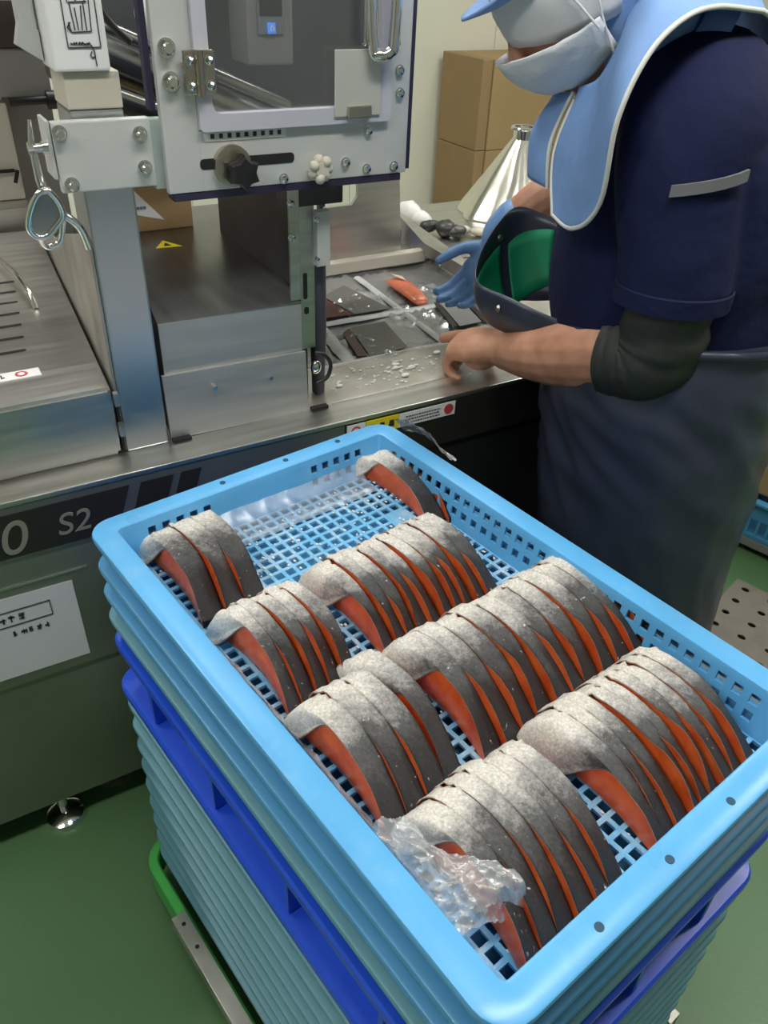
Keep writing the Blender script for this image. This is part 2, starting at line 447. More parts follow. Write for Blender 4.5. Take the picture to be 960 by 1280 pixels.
def build_machine():
    P = machine
    TZ = .748
    # --- body
    b = mm(); b.box((-1.6, 1.62), (1.075, 1.95), (.085, .655), .004); b.build('base_cabinet', PANEL, P)
    b = mm(); b.box((-1.6, .60), (1.04, 1.075), (.404, .650), .003); pu = b.build('upper_front_panel', PANEL, P)
    b = mm(); b.box((-1.6, .60), (1.046, 1.075), (.085, .402), .003); b.build('lower_front_panel', PANEL, P)
    b = mm(); b.box((-1.6, 1.62), (1.036, 1.074), (.652, .740), .003); fa = b.build('front_fascia', FASCIA, P)
    b = mm(); b.box((.55, 1.62), (1.034, 1.0365), (.652, .740)); b.build('dark_fascia', BLACKPL, P, label='black stretch of fascia at the right')
    b = mm(); b.box((.605, 1.62), (1.041, 1.075), (.085, .650), .003); b.build('underside_shade_sheet', BLACK, P, label='black sheet standing for the shaded open underside at the right')  # black sheet painted for the shadow of the open underside
    # logo plate with slanted gaps
    zt, zb = .7275, .655
    def para(a0, a1, sl=.025):
        return [(a0 - sl, 1.0345, zb), (a1 - sl, 1.0345, zb), (a1, 1.0345, zt), (a0, 1.0345, zt)]
    for a0, a1 in ((-1.2, .188), (.206, .256), (.268, .300)):
        b = mm(); b.prism(para(a0, a1), (0, .0012, 0)); b.build('logo_bar', BLACKPL, fa)
    for txt, m, z, size in (('00', -.046, .661, .080), ('S2', .075, .672, .052)):
        me = text_mesh(txt, size, .22); me.materials.append(INKLT)
        o = link('lettering', me, fa, None, Vector((m, 1.0338, z)) - Vector(OM), (pi / 2, 0, 0))
    # crease lines
    # paper sheet with print
    b = mm(); b.prism([(-.20, 1.0385, .427), (.081, 1.0385, .425), (.080, 1.0385, .582), (-.20, 1.0385, .586)], (0, .0008, 0)); pp = b.build('paper_sheet', PAPER, P, label='white paper notice taped to the front')
    b = mm(); b.box((-.10, .106), (1.0385, 1.0397), (.598, .6015)); b.build('trim_strip', STEEL, P)
    b = mm()
    def stroke(x0, x1, z0, z1): b.box((x0, x1), (1.0374, 1.0384), (z0, z1))
    stroke(-.19, .042, .557, .5583); stroke(-.19, .042, .529, .5303); stroke(.041, .0423, .529, .5583)
    rnd = random.Random(3)
    for row, (z, h, x0, x1) in enumerate(((.537, .013, -.05, .022), (.508, .010, -.10, .032))):
        x = x0
        while x < x1:
            w = h * rnd.uniform(.6, .95)
            if rnd.random() < .85:
                for _ in range(3):
                    zz = z + rnd.uniform(0, h - .0022); stroke(x, x + w * rnd.uniform(.5, 1), zz, zz + .0018)
                for _ in range(2):
                    xx = x + rnd.uniform(0, w - .002); stroke(xx, xx + .0016, z, z + h * rnd.uniform(.6, 1))
            x += h * 1.15
    b.build('printed_text', INK, pp)
    # leveling feet
    for m, n in ((-.028, 1.075), (-.9, 1.12), (1.5, 1.12)):
        b = mm(); b.cyl((m, n, 0), (m, n, .012), .036, .034, 24); b.cyl((m, n, .012), (m, n, .022), .034, .018, 24); b.cyl((m, n, .02), (m, n, .087), .009, n=16); b.build('leveling_foot', CHROME, P, 40)
    b = mm(); b.cyl((.085, 1.15, .0), (.085, 1.15, .006), .055, n=28); b.box((.05, .12), (1.13, 1.17), (.006, .03), .004); b.cyl((.06, 1.15, .03), (.19, 1.16, .055), .006); b.cyl((.085, 1.15, .006), (.085, 1.15, .087), .012); b.build('floor_bracket', STEEL, P, 40)
    # table
    b = mm(); b.box((-1.6, 1.62), (1.034, 1.0985), (.740, TZ), .002); b.build('table_edge', STEEL, P)
    b = mm(); b.box((-1.6, .50), (1.0995, 1.95), (.656, TZ - .004)); b.box((.50, 1.62), (1.0995, 1.228), (.656, TZ), .002); b.box((.50, 1.62), (1.69, 1.95), (.656, TZ), .002); b.box((1.16, 1.62), (1.23, 1.688), (.656, TZ), .002); b.build('table_deck', WORN, P)
    b = mm(); b.box((.50, 1.158), (1.2285, 1.689), (.70, .71)); b.build('die_floor', DARKMACH, P)
    b = mm(); b.box((-.02, .02), (1.04, 1.06), (.7485, .7487)); b = None
    # warning label strip on the fascia
    b = mm(); b.box((.553, .588), (1.0325, 1.034), (.710, .737)); l1 = b.build('hazard_label', WHITE, P, label='white label with red prohibition mark')
    b = mm(); b.cyl((.570, 1.032, .7235), (.570, 1.0324, .7235), .010, n=20); b.build('printed_mark', REDINK, l1)
    b = mm(); b.cyl((.570, 1.0314, .7235), (.570, 1.0319, .7235), .0065, n=20); b.build('printed_center', WHITE, l1)
    b = mm(); b.box((.589, .654), (1.0325, 1.034), (.710, .737)); l2 = b.build('caution_label', YELLOW, P, label='yellow caution label with black symbols')
    for i in range(3):
        x = .601 + i * .019
        b = mm(); b.prism([(x - .006, 1.0318, .717), (x + .006, 1.0318, .717), (x + .005, 1.0318, .729), (x - .003, 1.0318, .730)], (0, .0006, 0)); b.build('printed_symbol', INK, l2)
    b = mm(); b.box((.655, .772), (1.0325, 1.034), (.710, .736)); l3 = b.build('instruction_label', WHITE, P, label='long white instruction label with fine print')
    b = mm()
    for r in range(3):
        x = .668
        while x < .738:
            w = rnd.uniform(.002, .006); b.box((x, x + w), (1.032, 1.0324), (.715 + r * .006, .7172 + r * .006)); x += w + .0015
    b.build('printed_text', INK, l3)
    b = mm(); b.cyl((.758, 1.032, .723), (.758, 1.0324, .723), .010, n=20); b.build('printed_mark', REDINK, l3)
    # --- slotted cover at the left
    cz = .860
    b = mm(); b.prism([(-1.5, 1.09, TZ), (.196, 1.09, TZ), (.248, 1.91, TZ), (-1.5, 1.91, TZ)], (0, 0, cz - TZ))
    bmesh.ops.bevel(b.bm, geom=b.bm.edges[:], offset=.005, segments=2, affect='EDGES')
    cv = b.build('slotted_cover', STEEL, P)
    for i in range(7):
        n = 1.275 + i * .053
        mr = .107 + i * .006
        b = mm(); pts = rrect(mr - .022, n, .058, .0085, .004, 4)
        b.prism([(p[0], p[1], cz + .0002) for p in pts], (0, 0, .0004)); b.build('vent_slot', DARKGAP, cv)  # flat dark inset, the shade of an open slot put into its colour
    b = mm(); b.tube([(.128, 1.74, cz), (.130, 1.72, cz + .022), (.150, 1.56, cz + .026), (.158, 1.46, cz + .022), (.160, 1.44, cz)], .005, 8); b.build('handle', CHROME, cv, 60)
    b = mm(); b.box((-.10, .118), (1.175, 1.202), (cz + .0002, cz + .001)); lb = b.build('sticker_strip', WHITE, cv, label='white strip sticker with red mark')
    b = mm(); x = -.08
    while x < .07:
        w = rnd.uniform(.004, .010); b.box((x, x + w), (1.184, 1.187), (cz + .001, cz + .0014)); b.box((x, x + .002), (1.183, 1.195), (cz + .001, cz + .0014)); x += w + .003
    b.build('printed_text', INK, lb)
    b = mm(); b.cyl((.092, 1.189, cz + .001), (.092, 1.189, cz + .0014), .009, n=18); b.build('printed_mark', REDINK, lb)
    b = mm(); b.cyl((.092, 1.189, cz + .0014), (.092, 1.189, cz + .0016), .005, n=18); b.build('printed_center', WHITE, lb)
    b = mm(); b.box((-1.5, .262), (1.935, 2.2), (TZ, .90), .005); b.build('rear_shelf', STEEL, P)
    b = mm(); b.box((.1995, .2035), (1.092, 1.104), (.752, .85)); b.build('seal_strip', DARKGAP, P)
    for z in (.785, .835):
        b = mm(); b.box((.1965, .2035), (1.078, 1.088), (z, z + .02)); b.build('hinge_tab', STEEL, P)
    # --- post and side web
    b = mm(); b.box((.206, .270), (1.095, 1.17), (TZ, 1.221), .003); po = b.build('post', STEEL2, P)
    b = mm(); b.box((.2055, .2705), (1.0945, 1.1705), (1.2215, 1.262), .002); b.build('post_band', BEIGE, P)
    b = mm(); b.box((.197, .2605), (1.088, 1.16), (1.2625, 1.55), .003); us = b.build('upper_post', WHITE, P, label='white upper post with printed diagram sheet')
    b = mm()
    def ln(x0, z0, x1, z1, w=.0011):
        d = Vector((x1 - x0, 0, z1 - z0)); L = d.length; d.normalize(); q = Vector((-d.z, 0, d.x)) * w / 2
        a, c = Vector((x0, 1.0868, z0)), Vector((x1, 1.0868, z1)); b.prism([a - q, c - q, c + q, a + q], (0, .0008, 0))
    for q in (((.2155, 1.287), (.252, 1.287)), ((.2155, 1.287), (.2155, 1.40)), ((.252, 1.287), (.252, 1.40)), ((.222, 1.302), (.244, 1.303)), ((.222, 1.302), (.220, 1.312)), ((.226, 1.304), (.224, 1.330)),
              ((.230, 1.304), (.229, 1.326)), ((.234, 1.304), (.236, 1.328)), ((.239, 1.304), (.239, 1.331)), ((.223, 1.331), (.243, 1.332)), ((.244, 1.303), (.246, 1.35)), ((.222, 1.331), (.222, 1.342)),
              ((.222, 1.342), (.240, 1.342)), ((.231, 1.331), (.231, 1.342)), ((.240, 1.342), (.241, 1.331)), ((.218, 1.307), (.222, 1.312)), ((.218, 1.307), (.221, 1.303)), ((.241, 1.29), (.244, 1.283)),
              ((.244, 1.283), (.2445, 1.268)), ((.241, 1.283), (.239, 1.279)), ((.239, 1.279), (.241, 1.276)), ((.241, 1.276), (.244, 1.278))):
        ln(*q[0], *q[1])
    x = .219
    while x < .239: ln(x, 1.290, x + rnd.uniform(.001, .003), 1.2905 + rnd.uniform(0, .002), .002); x += .0028
    b.build('printed_diagram', INK, us)
    b = mm(); b.prism([(.2015, 1.098, .75), (.2015, 1.098, 1.07), (.2045, 1.15, 1.062), (.224, 1.46, .975), (.230, 1.555, .94), (.252, 1.9, .87), (.252, 1.9, .75)], (.004, 0, 0)); b.build('side_web', WORN, P)
    # --- lever and curved bracket
    b = mm(); b.tube([(.158, 1.085, 1.216), (.155, 1.085, 1.19), (.156, 1.085, 1.15), (.162, 1.085, 1.12)], [.002, .004, .0055, .006], 10); b.cyl((.150, 1.085, 1.185), (.176, 1.085, 1.185), .005); b.cyl((.150, 1.085, 1.185), (.156, 1.085, 1.185), .0075, n=6); b.cyl((.166, 1.085, 1.185), (.174, 1.085, 1.185), .0085, n=6); b.build('lever', CHROME, P, 60)
    loop = cr([(.160, 1.142), (.148, 1.138), (.137, 1.118), (.132, 1.096), (.140, 1.084), (.152, 1.084), (.163, 1.095), (.173, 1.108), (.170, 1.126), (.160, 1.142)], 5)[:-1]
    b = mm(); b.tube([(p[0], 1.085 - .02 * (p[1] - 1.08) / .06, p[1]) for p in loop], .0042, 8, closed=True); br = b.build('bracket_rim', CHROME, P, 60)
    b = mm(); b.prism([(p[0], 1.086 - .02 * (p[1] - 1.08) / .06, p[1]) for p in loop], (0, .003, 0)); b.build('bracket_plate', GREYPL, P)
    b = mm(); b.tube(cr([(.172, 1.085, 1.108), (.184, 1.085, 1.100), (.195, 1.088, 1.085), (.201, 1.092, 1.06)], 4), .005, 8); b.tube(cr([(.143, 1.085, 1.086), (.150, 1.10, 1.066), (.168, 1.10, 1.07), (.176, 1.095, 1.10)], 4), .004, 8); b.build('bracket_arm', CHROME, P, 60)
    # --- clamp plate on the post
    b = mm(); b.box((.178, .294), (1.072, 1.0865), (1.134, 1.2135), .002); cp = b.build('clamp_plate', PAINT, P)
    for m, z in ((.186, 1.202), (.280, 1.196), (.190, 1.144), (.281, 1.157)): bolt(cp, m, 1.072, z, .0072)
    b = mm(); b.box((.1725, .177), (1.076, 1.12), (1.15, 1.215), .001); b.build('side_cheek', PAINT, P)
    b = mm(); b.box((.2945, .310), (1.078, 1.092), (1.128, 1.211), .001); b.build('spacer_bar', mat('mint paint', (.50, .58, .55), .45, .1), P)
    # --- main plate with window
    N0, N1 = 1.062, 1.075
    Z0, Z1 = 1.124, 1.56
    wm0, wm1, wz0, wz1 = .352, .626, 1.196, 1.50
    b = mm(); b.box((.306, wm0), (N0, N1), (Z0, Z1), .0015); b.box((wm1, .660), (N0, N1), (Z0, Z1), .0015); b.box((wm0 - .001, wm1 + .001), (N0, N1), (Z0, wz0), .0015); b.box((wm0 - .001, wm1 + .001), (N0, N1), (wz1, Z1), .0015)
    mp = b.build('front_plate', PAINT, P)
    b = mm(); o_ = rrect((wm0 + wm1) / 2, (wz0 + wz1) / 2, wm1 - wm0, wz1 - wz0, .006); i_ = rrect(.489, 1.352, .238, .272, .012)
    b.loft([[(p[0], 1.058, p[1]) for p in o_], [(p[0], 1.054, p[1]) for p in o_], [(p[0], 1.054, p[1]) for p in i_], [(p[0], 1.070, p[1]) for p in i_], [(p[0], 1.070, p[1]) for p in o_]], loop=True)
    wf = b.build('door_frame', LAVENDER, P, label='pale lavender window door frame')
    b = mm(); b.prism([(p[0], 1.066, p[1]) for p in rrect(.489, 1.352, .240, .274, .012)], (0, .004, 0)); b.build('glass_pane', GLASS, wf)
    b = mm(); b.box((.336, .354), (1.048, 1.054), (1.238, 1.287), .003); b.box((.356, .375), (1.048, 1.054), (1.238, 1.287), .003); b.cyl((.355, 1.047, 1.238), (.355, 1.047, 1.287), .0055, n=12); hg = b.build('hinge', BRASS, mp)
    for m, z in ((.343, 1.276), (.367, 1.276), (.343, 1.249), (.367, 1.249)): bolt(mp, m, 1.048, z, .0046, 'dome')
    for m, z in ((.321, 1.288), (.3225, 1.253)): bolt(mp, m, N0, z, .0088, 'hex')
    for m, z in ((.560, 1.145), (.594, 1.134), (.639, 1.134), (.642, 1.257), (.644, 1.229), (.595, 1.184), (.465, 1.131), (.634, 1.290)): bolt(mp, m, N0, z, .0058, 'dome')
    b = mm(); b.box((.358, .470), (N0 - .0012, N0), (1.184, 1.1955)); ru = b.build('scale_strip', WHITE, mp)
    for i in range(9):
        b = mm(); b.box((.366 + i * .0115, .371 + i * .0115), (N0 - .0018, N0 - .0012), (1.187, 1.1925)); b.build('scale_mark', INK, mp)
    b = mm(); b.prism([(p[0], N0 - .0006, p[1]) for p in rrect(.4155, 1.157, .132, .013, .005)], (0, .0004, 0)); b.build('slot', DARKGAP, mp)
    b = mm(); b.cyl((.392, N0, 1.154), (.392, N0 - .008, 1.154), .026, .025, 28); b.build('washer', BRASS, mp, 40)
    b = mm()
    star = [(.400 + (.023 if k % 2 else .016) * cos(pi * k / 6), 1.148 + (.023 if k % 2 else .016) * sin(pi * k / 6)) for k in range(12)]
    cx, cz_ = .400, 1.148
    b.loft([[(cx + (p[0] - cx) * s, n, cz_ + (p[1] - cz_) * s) for p in star] for n, s in ((N0 - .008, .6), (N0 - .012, .95), (N0 - .026, 1.0), (N0 - .031, .85), (N0 - .032, .4))]); b.build('star_knob', BLACK, mp, 50)
    b = mm()
    for k in range(7):
        a = k * 2 * pi / 7; b.ball((.517 + .012 * cos(a), N0 - .008 - .004 * (k % 2), 1.141 + .012 * sin(a)), .0075, 8, 6)
    b.cyl((.517, N0, 1.141), (.517, N0 - .016, 1.141), .010, n=12); b.build('taped_knob', mat('dirty white putty', (.60, .56, .47), .7), mp, 60)
    # latch handle
    b = mm(); b.tube(cr([(.583, 1.050, 1.42), (.590, 1.045, 1.292), (.596, 1.040, 1.278), (.612, 1.038, 1.281), (.617, 1.036, 1.30), (.620, 1.034, 1.42)], 5), .0075, 10); b.box((.578, .598), (1.044, 1.052), (1.29, 1.42), .003); b.build('latch_handle', CHROME, wf, 60)
    b = mm(); b.box((.538, .608), (1.0512, 1.0535), (1.205, 1.284), .001); b.build('latch_plate', mat('pale grey paint', (.55, .55, .50), .45, .2), wf)
    b = mm(); b.box((.556, .592), (1.046, 1.0535), (1.203, 1.218), .002); b.build('keeper', BRASS, wf)
    b = mm(); b.box((.312, .652), (1.063, 1.09), (1.114, 1.123)); b.box((.6605, .668), (1.066, 1.09), (1.128, 1.56)); b.box((.298, .3055), (1.08, 1.095), (1.22, 1.56)); b.build('edge_gasket', mat('indigo rubber', (.03, .025, .06), .5), P)
    # --- chamber behind the window
    b = mm(); b.box((.30, .90), (1.60, 1.62), (1.05, 1.56)); b.build('chamber_back', mat('slate steel', (.14, .15, .155), .35, .7, .1), P)
    b = mm(); b.box((.566, .648), (1.42, 1.50), (1.222, 1.48), .004); cb = b.build('control_box', mat('grey control paint', (.26, .255, .24), .4, .3), P)
    b = mm(); b.box((.584, .630), (1.416, 1.4195), (1.268, 1.48)); b.build('display_bezel', STEEL, cb)
    b = mm(); b.box((.588, .626), (1.413, 1.4165), (1.293, 1.47)); b.build('screen', BLACKPL, cb)
    b = mm(); b.box((.600, .614), (1.412, 1.4165), (1.268, 1.284), .002); bt = b.build('blue_button', emit_mat('lit blue key', (.06, .25, .85), .7), cb, label='lit blue square key')
    b = mm(); b.box((.6035, .6055), (1.411, 1.4125), (1.272, 1.280)); b.box((.6085, .6105), (1.411, 1.4125), (1.272, 1.280)); b.box((.6035, .6105), (1.411, 1.4125), (1.2785, 1.2805)); b.build('key_symbol', WHITE, cb)
    for k, (p0, p1, r) in enumerate((((.28, 1.35, 1.262), (.68, 1.52, 1.092), .030), ((.27, 1.30, 1.215), (.60, 1.45, 1.085), .018), ((.30, 1.42, 1.29), (.69, 1.56, 1.135), .016))):
        b = mm(); b.cyl(p0, p1, r, n=20); b.build('roller_pipe', mat('dark pipe steel', (.30, .30, .29), .22, 1.0), P, 40)
    b = mm(); b.ball((.40, 1.36, 1.30), (.030, .03, .038)); b.build('spool_cap', PAINT, P, 60)
    b = mm(); b.box((.272, .36), (1.52, 1.60), (1.19, 1.30), .012); b.build('motor_housing', BROWN, P)
    b = mm(); b.box((.20, .34), (1.60, 1.61), (1.30, 1.56)); b.build('rear_panel', GREYBOX, P)
    b = mm(); b.tube(cr([(.285, 1.25, 1.36), (.292, 1.25, 1.32), (.308, 1.25, 1.295), (.33, 1.25, 1.275)], 4), .005, 8); b.build('cable', BLACK, P, 60)
    b = mm(); b.box((.335, .35), (1.40, 1.415), (1.215, 1.235), .003); b.cyl((.315, 1.41, 1.225), (.335, 1.41, 1.225), .004); b.build('clip', BLACK, P)
    # --- conveyor guard
    b = mm(); b.prism([(.280, 1.106, .856), (.505, 1.101, .856), (.505, 1.101, .933), (.280, 1.106, .9365)], (0, .004, 0)); gd = b.build('guard_hood', GUARD, P)
    b = mm(); b.prism([(.280, 1.1065, .9335), (.505, 1.1015, .9335), (.600, 1.68, .9335), (.355, 1.68, .9335)], (0, 0, .003)); b.build('guard_top', HOODTOP, P)
    b = mm(); b.prism([(.276, 1.100, TZ), (.512, 1.096, TZ), (.509, 1.096, .855), (.274, 1.100, .857)], (0, .006, 0)); gl = b.build('guard_front', GUARD, P)
    for m, z in ((.352, .825), (.445, .822)):
        b = mm(); b.cyl((m, 1.100, z), (m, 1.090, z + .001), .004, .003); b.build('screw', CHROME, gl)
    b = mm(); b.box((.283, .50), (1.115, 1.67), (TZ, .925)); b.build('guard_core', DARKMACH, P)
    b = mm(); b.prism([(.379, 1.441, .9367), (.426, 1.436, .9367), (.404, 1.480, .9367)], (0, 0, .0006)); wt = b.build('warning_triangle', YELLOW, P, label='yellow triangle warning sticker')
    b = mm(); b.prism([(.396, 1.447, .9374), (.409, 1.446, .9374), (.403, 1.465, .9374)], (0, 0, .0004)); b.build('printed_symbol', INK, wt)
    b = mm(); b.box((.515, .545), (1.086, 1.096), (TZ, .7535)); b.build('black_shim', DARKGAP, P)
    b = mm(); b.box((.276, .305), (1.088, 1.098), (TZ, .752)); b.build('black_shim', DARKGAP, P)
    # dark curtain, angle iron, brackets and hose right of the guard
    b = mm(); b.prism([(.522, 1.13, .75), (.522, 1.50, .75), (.522, 1.50, 1.115), (.522, 1.13, 1.115)], (.006, 0, 0)); b.build('dark_curtain', DARKMACH, P)
    b = mm(); b.box((.492, .508), (1.108, 1.113), (.938, 1.112)); b.box((.506, .509), (1.112, 1.13), (.938, 1.112)); ai = b.build('angle_iron', STEEL, P)
    for z in (1.085, 1.035): bolt(ai, .495, 1.108, z, .005, 'dome')
    b = mm(); b.box((.512, .536), (1.116, 1.120), (.850, 1.112)); sp = b.build('slotted_plate', STEEL, P)
    b = mm(); b.prism([(p[0], 1.1152, p[1]) for p in rrect(.5195, .955, .007, .042, .003)], (0, .0004, 0)); b.prism([(p[0], 1.1152, p[1]) for p in rrect(.521, .915, .008, .012, .0035)], (0, .0004, 0)); b.build('slot', DARKGAP, sp)
    b = mm(); b.box((.5335, .5555), (1.100, 1.116), (.988, 1.070), .001); wb = b.build('white_bracket', PAINT, P)
    for z in (1.06, 1.0): bolt(wb, .533, 1.102, z, .0042, 'dome')
    b = mm(); b.tube([(.547, 1.135, 1.0), (.548, 1.135, .93), (.553, 1.14, .86), (.557, 1.15, .75)], [.0165, .016, .014, .011], 12); b.build('hose', mat('slate rubber', (.06, .06, .08), .45), P, 60)
    b = mm(); b.tube(cr([(.530, 1.105, .845), (.545, 1.10, .84), (.556, 1.10, .822), (.55, 1.10, .80), (.53, 1.10, .792)], 5), .0035, 8); b.build('cable_loop', BLACK, P, 60)
    b = mm(); b.ball((.535, 1.112, .815), (.010, .006, .012), 10, 8); b.build('lamp_lens', CHROME, P, 60)
    b = mm(); b.box((.50, .585), (1.115, 1.17), (1.075, 1.122), .003); b.build('under_beam', DARKMACH, P)
    # --- rear right column and ledge
    b = mm(); pts = [(.845, .775), (1.055, .775), (1.04, .965), (1.04, 1.30), (.93, 1.30), (.93, .915), (.915, .897), (.845, .897)]
    b.prism([(p[0], 1.70, p[1]) for p in pts], (0, .01, 0)); b.build('rear_plate', STEEL, P)
    b = mm(); b.box((.80, 1.11), (1.672, 1.70), (TZ, .776), .003); b.build('rear_ledge', BEIGE, P)
    b = mm(); b.box((.86, .875), (1.76, 1.775), (TZ, 1.3)); b.box((.60, .64), (1.62, 1.66), (TZ, 1.12)); b.build('rear_strut', DARKMACH, P)
    # --- right rail and small tray
    b = mm(); b.prism([(1.15, 1.90, TZ), (1.15, 1.90, .815), (1.095, 1.66, .80), (1.10, 1.30, .785), (1.10, 1.30, TZ)], (.006, 0, 0)); rl = b.build('side_rail', WORN, P)
    b = mm(); b.box((1.19, 1.765), (1.66, 2.1), (TZ, .757), .003); b.box((1.19, 1.765), (1.655, 1.664), (.749, .775), .002); b.build('side_tray', STEEL, P)
    # left rear things seen above the cover
    b = mm(); b.box((-.6, .252), (2.0, 2.15), (.9005, 1.094), .005); b.build('rear_leg_frame', BEIGE, P)
    b = mm(); b.box((.252, .352), (2.06, 2.12), (TZ, 1.2)); b.build('rear_backing', GREYBOX, P)
    b = mm(); b.box((-.6, .346), (1.99, 2.055), (1.106, 1.194), .003); b.build('rear_cabinet', GREYBOX, P)
    b = mm(); b.box((-.6, .325), (1.98, 2.04), (1.196, 1.5), .003); b.build('rear_hood', BROWN, P)
    b = mm(); b.cyl((.255, 1.975, 1.099), (.345, 1.975, 1.1005), .008, n=14); b.cyl((.33, 1.975, 1.1), (.352, 1.975, 1.1), .018, n=16); b.build('rod', BLACK, P, 40)
    b = mm(); b.box((.176, .195), (1.14, 1.17), (1.285, 1.55), .004); b.prism([(.168, 1.138, 1.285), (.195, 1.138, 1.268), (.195, 1.138, 1.30), (.176, 1.138, 1.31)], (0, .02, 0)); b.build('post_fitting', PAINT, P)
    b = mm(); b.box((.10, .24), (1.99, 1.998), (.96, .966)); b.cyl((.245, 1.985, .965), (.235, 1.985, .94), .004); b.build('rear_slot', DARKGAP, P)


build_machine()


# ------------------------------------------------------------------ things on the machine
def on_machine():
    # film web in the die
    FB = film_mat('grey pouch film', (.66, .66, .66), .26, .20)
    r = thing('film_web', 'clear plastic film web pressed into the packing die beside the worker', 'film', fm(.86, 1.45, .71), ROTM)
    O = (.86, 1.45, .71)
    rnd = random.Random(5)
    b = MB(O); rows = []
    n0, n1 = 1.235, 1.68
    nu, nv = 60, 60
    for j in range(nv + 1):
        n = n0 + (n1 - n0) * j / nv; row = []
        for i in range(nu + 1):
            m = .555 + (1.145 - .555) * i / nu
            z = .7405
            p = Vector((m * 55, n * 55, 0)); w = abs(noise.noise(p)) + .5 * abs(noise.noise(p * 2.3))
            mask = smoothstep(.35, .6, .5 + .5 * noise.noise(Vector((m * 9, n * 9, 3))))
            z += .018 * w * mask - .002
            row.append((m, n, z))
        rows.append(row)
    b.grid(rows); b.build('film_sheet', FB, r, 60)
    SEAL = mat('white seal film', (.50, .50, .49), .25, 0, .1, 40, .2, 60)
    def strip(p, q, w, h=.004):
        p, q = Vector((*p, .741)), Vector((*q, .741)); d = (q - p).normalized(); s = Vector((-d.y, d.x, 0)) * w / 2
        K = 14; rows = [[], [], [], []]
        for i in range(K + 1):
            c = p.lerp(q, i / K); wob = 1 + .25 * noise.noise(c * 40)
            for rr, (o, z) in zip(rows, ((-1, .002), (-.5, .006), (.5, .006), (1, .002))): rr.append(c + s * o * wob + Vector((0, 0, z + .001 * noise.noise(c * 90))))
        b = MB(O); b.grid(rows); return b.build('seal_strip', SEAL, r, 60)
    strip((.66, 1.425), (1.09, 1.415), .022); strip((.905, 1.65), (.885, 1.235), .018); strip((.69, 1.43), (.67, 1.24), .03); strip((.56, 1.238), (1.06, 1.238), .010)
    # cards
    def card(pts, ma, label, z=.747):
        c = sum((Vector((*p, 0)) for p in pts), Vector()) / 4; c.z = z
        b = MB(c); b.prism([(p[0], p[1], z) for p in pts], (0, 0, .0012)); o = b.build('backing_card', ma); o.location = fm(*c); o.rotation_euler = (0, 0, ROTM)
        return tag(o, label, 'card', None)
    card([(.77, 1.56), (.845, 1.605), (.872, 1.437), (.785, 1.44)], CARDK, 'dark grey card in the far left film pouch')
    card([(.742, 1.378), (.824, 1.378), (.800, 1.245), (.712, 1.240)], CARDK, 'dark grey card in the near film pouch beside the worker\'s bare hand')
    card([(.725, 1.50), (.765, 1.56), (.782, 1.44), (.715, 1.445)], CARDR, 'dark brownish red card beside the hose in the far left pouch')
    card([(.715, 1.36), (.738, 1.376), (.708, 1.242), (.690, 1.25)], CARDR, 'narrow dark brownish red card edge in the near pouch')
    LG = mat('light grey card', (.27, .27, .27), .35)
    card([(.992, 1.428), (1.050, 1.44), (1.012, 1.29), (.955, 1.29)], LG, 'light grey card with black edges near the blue glove')
    card([(1.056, 1.44), (1.068, 1.44), (1.028, 1.285), (1.016, 1.29)], BLACKPL, 'thin black strip lying right of the light grey card')
    card([(.978, 1.425), (.990, 1.428), (.952, 1.292), (.940, 1.295)], BLACKPL, 'thin black strip lying left of the light grey card')
    # salmon portion in pouch
    c = Vector((.955, 1.50, .747)); r2 = thing('salmon_portion', 'single orange salmon portion lying in the film pouch near the gloved hand', 'salmon', fm(*c), ROTM)
    b = MB(c); rings = []
    for s, w, h in ((0, .012, .004), (.1, .023, .012), (.35, .027, .016), (.7, .024, .016), (.92, .02, .012), (1, .012, .004)):
        ax = Vector((.965, 1.59, .747)).lerp(Vector((.948, 1.425, .747)), s)
        rings.append([ax + Vector((w * cos(2 * pi * k / 14), 0, h * .5 + h * .5 * sin(2 * pi * k / 14))) for k in range(14)])
    b.loft(rings); b.build('flesh', mat('pale salmon flesh', (.58, .15, .07), .3, 0, .25, 40), r2, 60)
    b = MB(c); b.prism([(.958, 1.585, .7645), (.975, 1.56, .7645), (.968, 1.53, .7655), (.962, 1.545, .766)], (0, 0, .0012)); b.build('fat_patch', FAT, r2)
    # cardboard box on guard hood
    c = Vector((.40, 1.62, .9366)); r3 = thing('cardboard_box', 'brown cardboard carton standing on the steel guard hood behind the post', 'box', fm(*c), ROTM)
    b = MB(c); b.box((.30, .485), (1.545, 1.675), (.9368, 1.03), .002); b.build('carton', CARD, r3)
    b = MB(c); b.prism([(.355, 1.5438, .975), (.430, 1.5438, .955), (.372, 1.5438, 1.02), (.355, 1.5438, 1.02)], (0, .0008, 0)); lb = b.build('paper_label', WHITE, r3, label='torn white paper label')
    b = MB(c)
    for i in range(6): b.box((.362 + i * .006, .367 + i * .006), (1.5428, 1.5436), (.978, .983))
    b.build('printed_text', mat('blue ink', (.15, .2, .4), .6), lb)
    # funnel
    c = Vector((1.575, 1.915, .7575)); f = thing('steel_funnel', 'shiny steel cone funnel standing upside down on the side tray behind the worker', 'funnel', fm(*c), ROTM)
    b = MB(c); n = 40
    def ring(rr, z, fl=0): return [(c.x + rr * (1 + fl * .05 * cos(8 * 2 * pi * k / n)) * cos(2 * pi * k / n), c.y + rr * (1 + fl * .05 * cos(8 * 2 * pi * k / n)) * sin(2 * pi * k / n), z) for k in range(n)]
    b.loft([ring(.165, .7578, 1), ring(.162, .766, 1), ring(.095, .865, .8), ring(.030, .962, .2), ring(.028, .962), ring(.15, .7585)], cap=False); b.build('cone', FOAM, f, 40)
